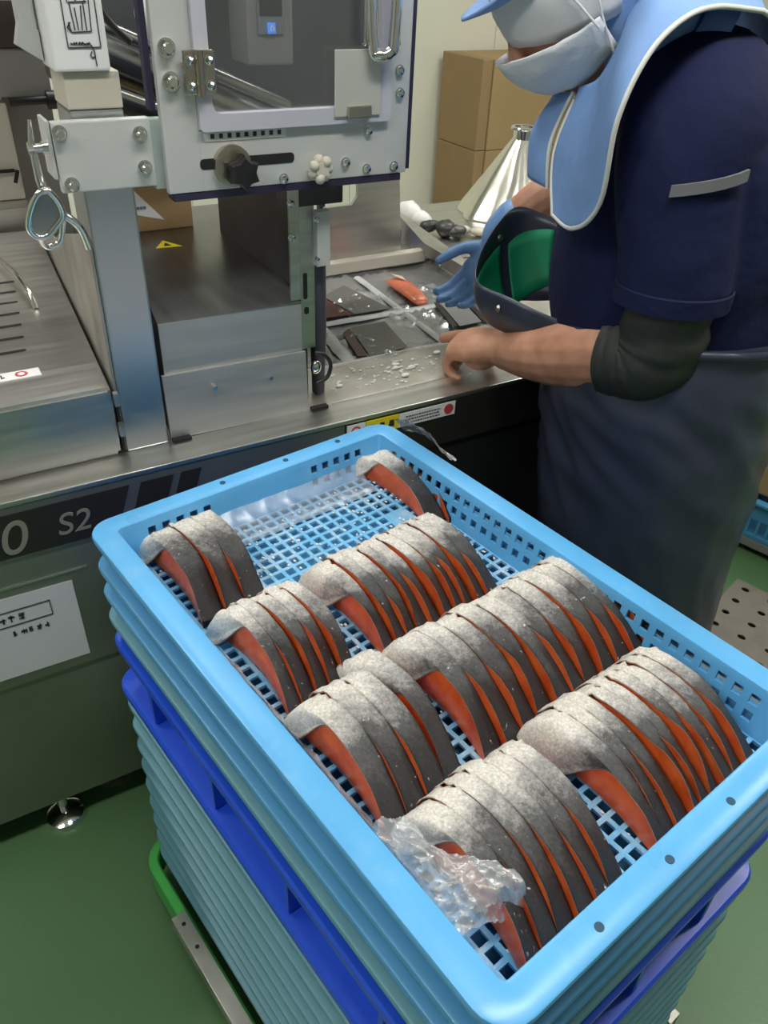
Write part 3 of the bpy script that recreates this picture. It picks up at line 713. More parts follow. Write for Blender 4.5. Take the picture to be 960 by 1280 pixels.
    b = MB(c); b.loft([ring(.029, .960), ring(.029, .984), ring(.037, .986), ring(.038, .990), ring(.036, .993), ring(.027, .993), ring(.024, .965)], cap=False); b.build('rim_collar', CHROME, f, 40)
    # scraps
    def lump(name, label, cat, c, pieces, ma):
        o0 = Vector(c); b = MB(o0)
        for q, rr in pieces: b.ball(q, rr, 12, 8)
        for v in b.bm.verts: v.co += Vector((noise.noise(v.co * 60), noise.noise(v.co * 60 + Vector((5, 0, 0))), noise.noise(v.co * 60 + Vector((0, 9, 0))))) * .005
        mz = min(v.co.z for v in b.bm.verts)
        for v in b.bm.verts: v.co.z -= mz
        o = b.build(name, ma, None, 60); o.location = fm(*c); o.rotation_euler = (0, 0, ROTM); return tag(o, label, cat)
    lump('black_rag', 'crumpled blackish scrap on the side tray left of the funnel', 'rag', (1.25, 1.80, .7575), [((1.23, 1.84, .775), (.03, .02, .014)), ((1.255, 1.80, .775), (.028, .03, .022)), ((1.275, 1.775, .772), (.03, .02, .016))], mat('wet black cloth', (.03, .03, .028), .4))
    lump('paper_scrap', 'crumpled pale scrap on the side tray between black rag and funnel', 'scrap', (1.33, 1.79, .7575), [((1.31, 1.80, .767), (.03, .018, .01)), ((1.345, 1.77, .767), (.028, .02, .012))], mat('dirty pale paper', (.5, .47, .38), .6, 0, .3, 30))
    lump('white_bag', 'rumpled white bag lying on the side tray behind the black rag', 'bag', (1.225, 1.92, .7575), [((1.225, 1.94, .785), (.030, .05, .03)), ((1.235, 1.89, .78), (.026, .035, .022))], mat('white plastic', (.75, .75, .73), .4))
    c = Vector((1.385, 1.74, .7575)); b = MB(c); b.box((1.36, 1.415), (1.72, 1.76), (.7577, .781), .003); o = b.build('yellow_box', YELLOW); o.location = fm(*c); o.rotation_euler = (0, 0, ROTM); tag(o, 'small yellow box on the side tray at the foot of the funnel', 'box')
    c = Vector((1.10, 1.84, .7485)); b = MB(c); b.box((1.06, 1.125), (1.81, 1.87), (.7487, .79), .008); o = b.build('blue_block', mat('bright blue plastic', (.02, .14, .72), .35)); o.location = fm(*c); o.rotation_euler = (0, 0, ROTM); tag(o, 'bright blue plastic block just behind the rear steel plate', 'container')
    # ice crumbs on the table edge
    c = Vector((.72, 1.15, .748)); b = MB(c); rnd = random.Random(11)
    for i in range(130):
        m, n = rnd.gauss(.72, .075), rnd.gauss(1.165, .03)
        if not (1.045 < n < 1.222 and .56 < m < .95): continue
        s = rnd.uniform(.001, .0028) * (2.4 if rnd.random() < .08 else 1)
        b.ball((m, n, .748 + s * .6), (s * 1.6, s, s * .6), 6, 4)
    o = b.build('ice_crumbs', ICE); o.location = fm(*c); o.rotation_euler = (0, 0, ROTM); tag(o, 'white ice crumbs scattered on the steel table edge before the film', 'ice', None, 'stuff')


on_machine()


# ------------------------------------------------------------------ boxes at the back wall
def back_things():
    for z0, z1, lab in ((.0, .505, 'lower tall brown cardboard box against the cream back wall'), (.507, .935, 'upper tall brown cardboard box against the cream back wall')):
        c = (3.0, 3.85, z0); r = thing('tall_carton', lab, 'box', fm(*c), ROTM)
        b = MB(c); b.box((2.80, 3.40), (3.70, 4.08), (z0 + .001, z1), .004); b.build('carton', CARDL, r)
        b = MB(c); b.box((2.735, 2.797), (3.71, 4.08), (z0 + .001, z1), .004); b.build('side_face', CARD, r, label='darker side face')  # left side of the box in a darker brown
    # right background: blue crate on its slab with a carton, step plate
    c = Vector((1.175, 1.95, 0)); rz = radians(-42)
    R = Matrix.Rotation(rz, 3, 'Z')
    r = thing('blue_crate', 'light blue slotted plastic crate on the floor right of the worker', 'crate', c, rz)
    def wl(b, x, y, z, bev=.003): return b.box(x, y, z, bev)
    x0, x1, y0, y1 = -.30, .42, -.16, .34
    b = MB(); b.box((x0, x1), (y0, y1), (.02, .05), .004); b.build('crate_base', GREYBOX, r)
    b = MB(); b.box((x0, x1), (y0, y0 + .012), (.05, .064), .002); b.box((x0, x1), (y0, y0 + .012), (.112, .16), .002); b.box((x0, x0 + .012), (y0, y1), (.05, .064)); b.box((x0, x0 + .012), (y0, y1), (.112, .16)); b.box((x0, x1), (y1 - .012, y1), (.05, .16)); b.box((x1 - .012, x1), (y0, y1), (.05, .16)); b.box((x0 + .01, x1 - .01), (y0 + .01, y1 - .01), (.051, .056)); b.build('crate_wall', SKYB2, r)
    for i in range(26):
        b = MB(); xx = x0 + .004 + i * .0275; b.box((xx, xx + .008), (y0 + .001, y0 + .011), (.0645, .1115)); b.build('slat', SKYB2, r)
    b = MB(); b.box((x0 - .012, x1 + .012), (y0 - .012, y0 + .014), (.161, .172), .004); b.box((x0 - .012, x0 + .014), (y0, y1), (.161, .172), .004); b.box((x1 - .014, x1 + .012), (y0, y1), (.161, .172), .004); b.box((x0, x1), (y1 - .014, y1 + .012), (.161, .172), .004); b.build('crate_rim', SKYB2, r)
    p = c + R @ Vector((.06, .09, .172)); k = thing('carton_on_crate', 'brown cardboard carton sitting on the light blue crate at the right edge', 'box', p, rz)
    b = MB(); b.box((-.335, .33), (-.215, .23), (.001, .30), .006); b.build('carton', CARDL, k)
    b = MB(); b.box((-.335, .33), (-.006, .03), (.3005, .3015)); b.build('tape', mat('tan tape', (.5, .36, .18), .3), k)
    # perforated step plate
    c = Vector((.90, 1.30, 0)); r = thing('step_plate', 'perforated dusty steel step plate on the floor behind the worker', 'platform', c, rz)
    b = MB(); xs = [-.204 + .068 * i for i in range(9)]; ys = [-.1785 + .0605 * i for i in range(9)]
    zt, zb = .05, .046
    top = {}
    for z in (zt, zb):
        for i in range(9):
            for j in range(9): top[(i, j, z)] = b.bm.verts.new((xs[i], ys[j], z))
    for i in range(8):
        for j in range(8):
            cx, cy = (xs[i] + xs[i + 1]) / 2, (ys[j] + ys[j + 1]) / 2
            hole = []
            for z in (zt, zb):
                hole.append([b.bm.verts.new((cx + .0105 * cos(2 * pi * k / 8 + pi / 8), cy + .008 * sin(2 * pi * k / 8 + pi / 8), z)) for k in range(8)])
            q = [top[(i + 1, j + 1, zt)], top[(i, j + 1, zt)], top[(i, j, zt)], top[(i + 1, j, zt)]]
            h = hole[0]
            for k in range(4):
                b.bm.faces.new((q[k], q[(k + 1) % 4], h[(2 * k + 2) % 8], h[(2 * k + 1) % 8])); b.bm.faces.new((q[k], h[(2 * k + 1) % 8], h[2 * k]))
            for k in range(8): b.bm.faces.new((h[k], h[(k + 1) % 8], hole[1][(k + 1) % 8], hole[1][k]))
    b.build('perforated_top', PERF, r)
    b = MB(); b.box((-.204, .34), (-.1785, -.1725), (0, .046)); b.box((-.204, .34), (.2995, .3055), (0, .046)); b.box((-.204, -.198), (-.172, .299), (0, .046)); b.box((.334, .34), (-.172, .299), (0, .046)); b.build('step_frame', PERF, r)


back_things()


# ------------------------------------------------------------------ tray stack
HX, HY = .3615, .2365


def rr_ring(inset, z, rad=.032, n=6):
    hx, hy = HX - inset, HY - inset; r = max(.006, rad - inset)
    out = []
    for (sx, sy, a0) in ((1, 1, 0), (-1, 1, 90), (-1, -1, 180), (1, -1, 270)):
        for k in range(n + 1):
            a = radians(a0 + 90 * k / n); out.append((sx * (hx - r) + r * cos(a), sy * (hy - r) + r * sin(a), z))
    return out


PROF = [(.009, -.034), (.001, -.010), (0, -.004), (.0012, -.001), (.003, 0), (.028, 0), (.0300, -.001), (.031, -.004), (.040, -.060), (.036, -.060), (.0280, -.006), (.005, -.006), (.0135, -.034)]


def tray_shell():
    b = MB(); b.loft([rr_ring(i, z) for i, z in PROF], loop=True); return b


def bar_floor(z0, z1, hx, hy, nx, ny, w, solid=()):
    b = MB(); px, py = 2 * hx / nx, 2 * hy / ny
    for i in range(nx):
        for j in range(ny):
            x0, y0 = -hx + i * px, -hy + j * py; x1, y1 = x0 + px, y0 + py
            if (i, j) in solid:
                q = [b.bm.verts.new(p) for p in ((x0, y0, z1), (x1, y0, z1), (x1, y1, z1), (x0, y1, z1))]; b.bm.faces.new(q); continue
            o = [(x0, y0), (x1, y0), (x1, y1), (x0, y1)]; h = [(x0 + w, y0 + w), (x1 - w, y0 + w), (x1 - w, y1 - w), (x0 + w, y1 - w)]
            ov = [b.bm.verts.new((*p, z1)) for p in o]; hv = [b.bm.verts.new((*p, z1 + .0003)) for p in h]; lv = [b.bm.verts.new((*p, z0)) for p in h]
            for k in range(4):
                l = (k + 1) % 4
                b.bm.faces.new((ov[k], ov[l], hv[l], hv[k])); b.bm.faces.new((hv[k], hv[l], lv[l], lv[k]))
    bmesh.ops.remove_doubles(b.bm, verts=b.bm.verts[:], dist=.0002)
    return b


def frost_plastic():
    m = mat('frosty sky blue plastic', (.16, .46, .74), .35, 0, .1, 12)
    nt = m.node_tree; b = nt.nodes['Principled BSDF']; L = nt.links.new
    src = b.inputs['Base Color'].links[0].from_socket
    tc = nt.nodes.new('ShaderNodeTexCoord'); n = nt.nodes.new('ShaderNodeTexNoise'); n.inputs['Scale'].default_value = 16; n.inputs['Detail'].default_value = 8; n.inputs['Roughness'].default_value = .75
    L(tc.outputs['Object'], n.inputs['Vector']); r = nt.nodes.new('ShaderNodeMapRange'); r.inputs[1].default_value = .45; r.inputs[2].default_value = .68; r.inputs[4].default_value = .75; L(n.outputs[0], r.inputs[0])
    mx = nt.nodes.new('ShaderNodeMix'); mx.data_type = 'RGBA'; L(r.outputs[0], mx.inputs[0]); L(src, mx.inputs[6]); mx.inputs[7].default_value = (.62, .74, .80, 1); L(mx.outputs[2], b.inputs['Base Color'])
    return m


RIM = .80


def trays():
    top = thing('perforated_tray', 'sky blue perforated tray full of salmon slices, topmost of the stack', 'tray', CT + Vector((0, 0, RIM)), ROTC, 'trays in the stack')
    b = tray_shell(); sh = b.build('tray_rim', SKYB, top, 35)
    # square holes through the walls
    c = MB()
    def hole_x(x, z, w=.0105, h=.012):  # long walls, both sides
        c.box((x - w / 2, x + w / 2), (HY - .060, HY - .020), (z - h / 2, z + h / 2))
    def hole_y(y, z, w=.0105, h=.012):
        c.box((-HX + .020, -HX + .060), (y - w / 2, y + w / 2), (z - h / 2, z + h / 2))
    x = -.293
    while x < .30:
        hole_x(x, -.0185); hole_x(x, -.039); x += .0195
    for s in (-1, 1):
        for k in range(5): hole_y(s * (.085 + k * .0195), -.0185); hole_y(s * (.085 + k * .0195), -.039)
    co = c.build('cutter', SKYB); co.parent = top
    m = sh.modifiers.new('b', 'BOOLEAN'); m.operation = 'DIFFERENCE'; m.object = co; m.solver = 'EXACT'
    bake(sh); bpy.data.objects.remove(co)
    b = bar_floor(-.062, -.0585, .3225, .1975, 39, 24, .0026, {(6, 20), (6, 21), (7, 20), (7, 21)}); b.build('mesh_floor', frost_plastic(), top)
    for xx in (-.02, .07):
        pass
    for (xx, yy) in ((.3475, .06), (.3475, -.03), (.3475, -.12), (-.348, .05), (-.348, -.05), (-.348, .14)):
        b = MB(); b.cyl((xx, yy, -.001), (xx, yy, .0006), .004, n=14); b.build('rim_hole', mat('dark blue recess', (.01, .06, .12), .6), top)
    ords = ['second', 'third', 'fourth', 'fifth', 'sixth', 'seventh', 'eighth', 'ninth', 'tenth', 'eleventh', 'twelfth', 'thirteenth', 'fourteenth', 'fifteenth']
    me = tray_shell().mesh('tray_rim', 35)
    fl = MB(); fl.box((-.3225, .3225), (-.1975, .1975), (-.061, -.0585)); fme = fl.mesh('tray_floor')
    zs = [.753, .711, .669]
    for k, z in enumerate(zs):
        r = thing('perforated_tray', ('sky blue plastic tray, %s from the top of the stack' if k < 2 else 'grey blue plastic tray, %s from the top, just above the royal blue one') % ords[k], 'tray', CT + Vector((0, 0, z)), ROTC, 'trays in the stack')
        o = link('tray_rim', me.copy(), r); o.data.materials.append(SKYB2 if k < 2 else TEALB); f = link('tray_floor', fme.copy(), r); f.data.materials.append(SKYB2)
    # royal blue crate
    zb = .625
    r = thing('royal_blue_crate', 'royal blue ribbed plastic crate, fifth from the top of the stack', 'crate', CT + Vector((0, 0, zb)), ROTC, 'trays in the stack')
    prof = [(.002, -.018), (.001, -.003), (.004, 0), (.028, 0), (.030, -.003), (.040, -.120), (.036, -.120), (.0315, -.098), (0, -.104), (-.003, -.100), (-.003, -.090), (0, -.086), (.0295, -.081), (.026, -.010), (.005, -.010), (.005, -.018)]
    b = MB(); b.loft([rr_ring(i, z) for i, z in prof], loop=True); b.build('crate_shell', ROYAL, r, 35)
    for s in (-1, 1):
        for xx in (-.245, -.085, .075, .235):
            b = MB(); b.box((xx - .004, xx + .004), (s * (HY - .030), s * (HY - .004)), (-.082, -.009), .001); b.build('rib', ROYAL, r)
        for yy in (-.12, .0, .12):
            b = MB(); b.box((s * (HX - .030), s * (HX - .004)), (yy - .004, yy + .004), (-.082, -.009), .001); b.build('rib', ROYAL, r)
    b = MB(); b.box((-.3225, .3225), (-.1975, .1975), (-.121, -.118)); b.build('crate_floor', ROYAL, r)
    z = .500; k = 4
    while z > .12:
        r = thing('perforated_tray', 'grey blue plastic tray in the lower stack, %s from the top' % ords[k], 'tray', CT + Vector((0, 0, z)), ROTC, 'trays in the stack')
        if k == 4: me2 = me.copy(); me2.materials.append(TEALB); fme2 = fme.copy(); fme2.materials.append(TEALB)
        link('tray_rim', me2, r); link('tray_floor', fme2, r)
        z -= .0468; k += 1
    zl = z + .0468
    # dolly
    d = thing('tray_dolly', 'bright green plastic dolly with steel rails under the tray stack', 'dolly', CT, ROTC)
    zd = zl - .063
    b = MB(); b.box((-.345, .345), (-.225, .225), (zd - .014, zd - .001), .003); b.build('deck', GREENP, d)
    b = MB(); oo = [(0, zd - .03), (0, zd + .030), (.003, zd + .032), (.014, zd + .032), (.017, zd + .029), (.019, zd - .014), (.015, zd - .03)]
    def ring2(i, z): return [(x * (.355 - i) / HX * 1.0 if False else (abs(x) / HX * 0 + math.copysign(min(abs(x), 99), x)), y, z) for x, y, _ in rr_ring(i - .022 + .0, z, .03)]
    b.loft([ring2(i, z) for i, z in oo], loop=True); b.build('dolly_rim', GREENP, d, 35)
    for s in (-1, 1):
        b = MB(); y0 = s * .2575
        b.box((-.235, .36), (y0 - .012, y0 + .012), (zd + .0335, zd + .0365), .0008); b.box((-.235, .36), (y0 + s * .0095, y0 + s * .012), (zd + .005, zd + .0335)); rl = b.build('steel_rail', WORN, d)
        for xx in (-.215, -.17, .0, .2):
            b = MB(); b.cyl((xx, y0, zd + .0362), (xx, y0, zd + .0369), .0035, n=12); b.build('rail_hole', DARKGAP, rl)
    for sx in (-1, 1):
        for sy in (-1, 1):
            x, y = sx * .27, sy * .16
            b = MB(); b.cyl((x, y - .008, .019), (x, y + .008, .019), .019, n=20); b.box((x - .012, x + .012), (y - .014, y - .010), (.012, zd - .014)); b.box((x - .012, x + .012), (y + .010, y + .014), (.012, zd - .014)); b.build('caster', DARKMACH, d, 40)


trays()


# ------------------------------------------------------------------ salmon slices
FZ = RIM - .0582          # top of the tray's mesh floor
LEN = .166


def arch(s, H):
    # height of the skin along the slice, far (belly) end to near end
    k = [(0, .50), (.04, .76), (.09, .92), (.16, .99), (.24, 1.0), (.38, .96), (.52, .88), (.66, .76), (.80, .57), (.92, .33), (1, .12)]
    for (a, u), (b, v) in zip(k[:-1], k[1:]):
        if s <= b: return H * (u + (v - u) * (s - a) / (b - a))
    return H * .12


def slice_meshes(W, H, end, seed, ca=.27, cb=.62):
    rnd = random.Random(seed); NS, NT = 34, 7
    ph = rnd.uniform(0, 9); jag = rnd.uniform(-.004, .006); step = rnd.choice((.007, .012, .015, .018, .020)); g0 = rnd.uniform(.40, .56); bow = rnd.uniform(.008, .016); tip = rnd.uniform(-.004, .007)
    def xs(s): return -LEN * (1 - s) - jag * (1 - s) ** 4 + tip * s ** 4
    def ybow(s): return bow * sin(pi * s) - .005 * s
    def top(s, t):
        g = smoothstep(g0, g0 + .30, s)
        z = arch(s, H) + g * step * (.62 - t) * (1 - .55 * smoothstep(.82, 1, s))
        z += .0012 * noise.noise(Vector((s * 7 + ph, t * 1.5 + ph, seed)))
        if s < .16: z += .006 * noise.noise(Vector((s * 30, t * 4 + ph, seed * 2.0)))
        return max(z, .006)
    SK = .0019
    sk = MB(); uvs = []
    rows = []; mats_ = []
    ts = [i / NT for i in range(NT + 1)]
    curlrows = 5 if end else 0
    for q in range(curlrows, 0, -1):
        row = []
        for i in range(NS + 1):
            s = i / NS; c = 1 - smoothstep(ca, cb, s); f = q / curlrows
            z = top(s, 0); z2 = z * (1 - c * (1 - cos(f * pi / 2))) - (SK * f * .0)
            y = ybow(s) - (c * .007 + .008 * c ** 3) * sin(f * pi / 2)
            if c < .02: y = ybow(s) - .00004 * q
            row.append((xs(s), y, max(z2, .0012)))
        rows.append(row)
    for t in ts: rows.append([(xs(i / NS), ybow(i / NS) + W * t, top(i / NS, t)) for i in range(NS + 1)])
    # near end cap row folded down
    sk.grid(rows)
    # rim strip (pale fat line) along the front edge
    sk.mi = 1
    fr = rows[0]
    sk.grid([fr, [(p[0], p[1] + .0004, max(p[2] - SK, .0004)) for p in fr]])
    sk.mi = 0
    lastx = [r[-1] for r in rows]; sk.grid([lastx, [(p[0] + .0015, p[1], .001) for p in lastx]])
    firstx = [r[0] for r in rows]; sk.grid([firstx, [(p[0] - .002, p[1], .001) for p in firstx]])
    back = rows[-1]; sk.grid([back, [(p[0], p[1] + .0004, max(p[2] - .012, .001)) for p in back]])
    bm = sk.bm; bmesh.ops.remove_doubles(bm, verts=bm.verts[:], dist=.00001)
    uvl = bm.loops.layers.uv.new('UVMap')
    for f in bm.faces:
        for l in f.loops: l[uvl].uv = ((l.vert.co.x + LEN) / LEN, l.vert.co.y / W)
    for f in bm.faces: f.smooth = True
    me = bpy.data.meshes.new('skin'); bm.to_mesh(me); bm.free(); me.materials.append(FSKIN); me.materials.append(FAT)
    # flesh body
    fl = MB(); A, B, C_, D_ = [], [], [], []
    rings = []
    for i in range(NS + 1):
        s = i / NS; x = xs(s); y0 = ybow(s) + .0007; y1 = ybow(s) + W - .0006
        SK2 = SK + .0002 + .005 * smoothstep(.30, .15, s)
        zf = max(top(s, 0) - SK2, .0016); zb = max(top(s, 1) - SK2, .0016)
        bul = .0035 * sin(pi * s)
        c = smoothstep(ca + .1, cb, s)
        rings.append([(x, y0, .0008), (x, y0 - bul * .7 * c, zf * .35), (x, y0 - bul * .5 * c, zf * .7), (x, y0, zf), (x, (y0 + y1) / 2, max(top(s, .5) - SK2 - .0012, .0016)), (x, y1, zb), (x, y1, .0008)])
    fl.loft(rings)
    for f in fl.bm.faces: f.smooth = True
    me2 = fl.mesh('flesh', 50); me2.materials.append(FLESH)
    return me, me2


def salmon():
    xf = lambda x, y, z: CT + V * x + U * y + Vector((0, 0, z))
    ordn = ['first', 'second', 'third', 'fourth', 'fifth', 'sixth', 'seventh', 'eighth', 'ninth', 'tenth', 'eleventh']
    # near end x, first y, count, pitch, description
    rows = [
        (-.160, .166, 2, .026, .040, 'small pair at the far corner', 'a'),
        (-.168, -.175, 3, .029, .047, 'short pile by the left corner', 'b'),
        (.012, -.172, 5, .0185, .050, 'left pile of the second row', 'c'),
        (.002, -.040, 10, .0237, .046, 'right pile of the second row', 'd'),
        (.178, -.178, 3, .026, .052, 'left pile of the third row', 'e'),
        (.160, -.094, 1, .022, .044, 'third row, lone dark slice between its two piles', 'e2'),
        (.168, -.046, 11, .0204, .053, 'right pile of the third row', 'f'),
        (.334, -.166, 6, .0225, .052, 'left pile of the nearest row', 'g'),
        (.330, .004, 9, .0190, .050, 'right pile of the nearest row', 'h')]
    CURL = {'a': (.0, .28), 'b': (.05, .36), 'c': (.05, .36), 'd': (.22, .52), 'e': (.04, .34), 'e2': (.2, .5), 'f': (.18, .48), 'g': (.08, .38), 'h': (.25, .58)}
    seed = 1
    for (xe, y0, cnt, pitch, H, desc, key) in rows:
        yk = y0
        for k in range(cnt):
            seed += 1; rnd = random.Random(seed * 31)
            w = pitch * (.75, 1.2, 1.0, .85, 1.25, .95)[(seed * 5 + k) % 6]
            if k == cnt - 1: w = max(w, pitch)
            sk, fl = slice_meshes(w - .0004, H * rnd.uniform(.985, 1.02), k == 0, seed, *CURL[key])
            if cnt == 1: lab = 'lone dark salmon slice between the two piles of the third row'
            elif k == 0: lab = 'salmon slice with whole orange face, first of the %s' % desc
            elif k == cnt - 1: lab = 'frosted salmon slice, last in the %s' % desc
            else: lab = 'frosted salmon slice, %s from the left in the %s' % (ordn[k], desc)
            r = thing('salmon_slice', lab, 'salmon', xf(xe + rnd.uniform(-.003, .003), yk, FZ), ROTC, 'frozen salmon slices in the top tray')
            link('skin', sk, r); link('flesh', fl, r); yk += w


salmon()


# ------------------------------------------------------------------ plastic film in and around the tray
def films():
    xf = lambda x, y, z: CT + V * x + U * y + Vector((0, 0, z))
    def sheet(name, label, fn, nu, nv, ma, amp=.004, sc=45):
        c = Vector(fn(.5, .5)); pts = []
        lo = min(fn(i / nu, j / nv)[2] for i in range(nu + 1) for j in range(nv + 1))
        for j in range(nv + 1):
            row = []
            for i in range(nu + 1):
                p = Vector(fn(i / nu, j / nv)); q = p * sc
                q2 = Vector((q.x * .45 + q.y * .35, q.y * 1.3 - q.x * .5, q.z))
                w = Vector((.5 * noise.noise(q * .5), .5 * noise.noise(q * .5 + Vector((7, 1, 3))), (1 - abs(noise.noise(q2 + Vector((1, 9, 5))))) ** 4 + .5 * (1 - abs(noise.noise(q2 * 2.3))) ** 4 + .8 * noise.noise(q * .4)))
                row.append(p + w * amp)
            pts.append(row)
        o = Vector((c.x, c.y, lo)); b = MB(o); b.grid(pts); ob = b.build(name, ma, None, 60); ob.location = xf(*o); ob.rotation_euler = (0, 0, ROTC)
        return tag(ob, label, 'film')
    Z = FZ
    # along the left wall, hanging over the near rim into the tray
    sheet('film_strip', 'clear film strip along the left wall under the salmon', lambda u, v: (-.10 + .33 * u, -.199 + .018 * v, Z + .006 + .034 * (1 - v) ** 1.5), 70, 10, FILM2, .004, 60)
    # crumpled at the near left corner, covering the first slice
    def crumple(u, v):
        x = .172 + .112 * u + .012 * v; y = -.205 + (.030 + .040 * smoothstep(.25, .9, u)) * v
        z = Z + .050 + .010 * sin(pi * v) + .004 * sin(14 * u + 6 * v) - .012 * (1 - v) - .035 * smoothstep(.88, 1, u) * v
        return (x, y, z)
    sheet('crumpled_film', 'crumpled clear film over the foremost slices at the tray\'s near corner', crumple, 90, 44, FILM2, .0055, 80)
    # along the far short wall
    sheet('film_liner', 'clear film lying on the mesh along the far short wall', lambda u, v: (-.325 + .05 * v, -.16 + .32 * u, Z + .003 + .022 * (1 - v) ** 2), 80, 14, FILM, .0015, 30)
    # small bag behind the crate's far corner
    def bag(u, v):
        return (-.335 + .11 * u, .214 + .022 + .03 * v, RIM + .004 + .022 * sin(pi * u) * (1 - .6 * v) - .025 * v)
    sheet('clear_bag', 'small crumpled clear bag tucked behind the tray\'s far long rim', bag, 24, 8, FILM2, .006, 60)
    # loose ice on the mesh
    b = MB(); rnd = random.Random(9)
    for i in range(420):
        x, y = rnd.uniform(-.31, .32), rnd.uniform(-.19, .19)
        if rnd.random() < .5: x, y = rnd.choice([(rnd.uniform(-.31, -.17), rnd.uniform(-.1, .19)), (rnd.uniform(-.31, .3), rnd.uniform(.165, .195))])
        s = rnd.uniform(.0007, .0022); b.ball((x, y, s * .6), (s * 1.5, s, s * .6), 5, 4)
    o = b.build('frost_crumbs', ICE); o.location = xf(0, 0, FZ + .0002); o.rotation_euler = (0, 0, ROTC); tag(o, 'white frost crumbs strewn on the mesh floor of the top tray', 'ice', None, 'stuff')


films()


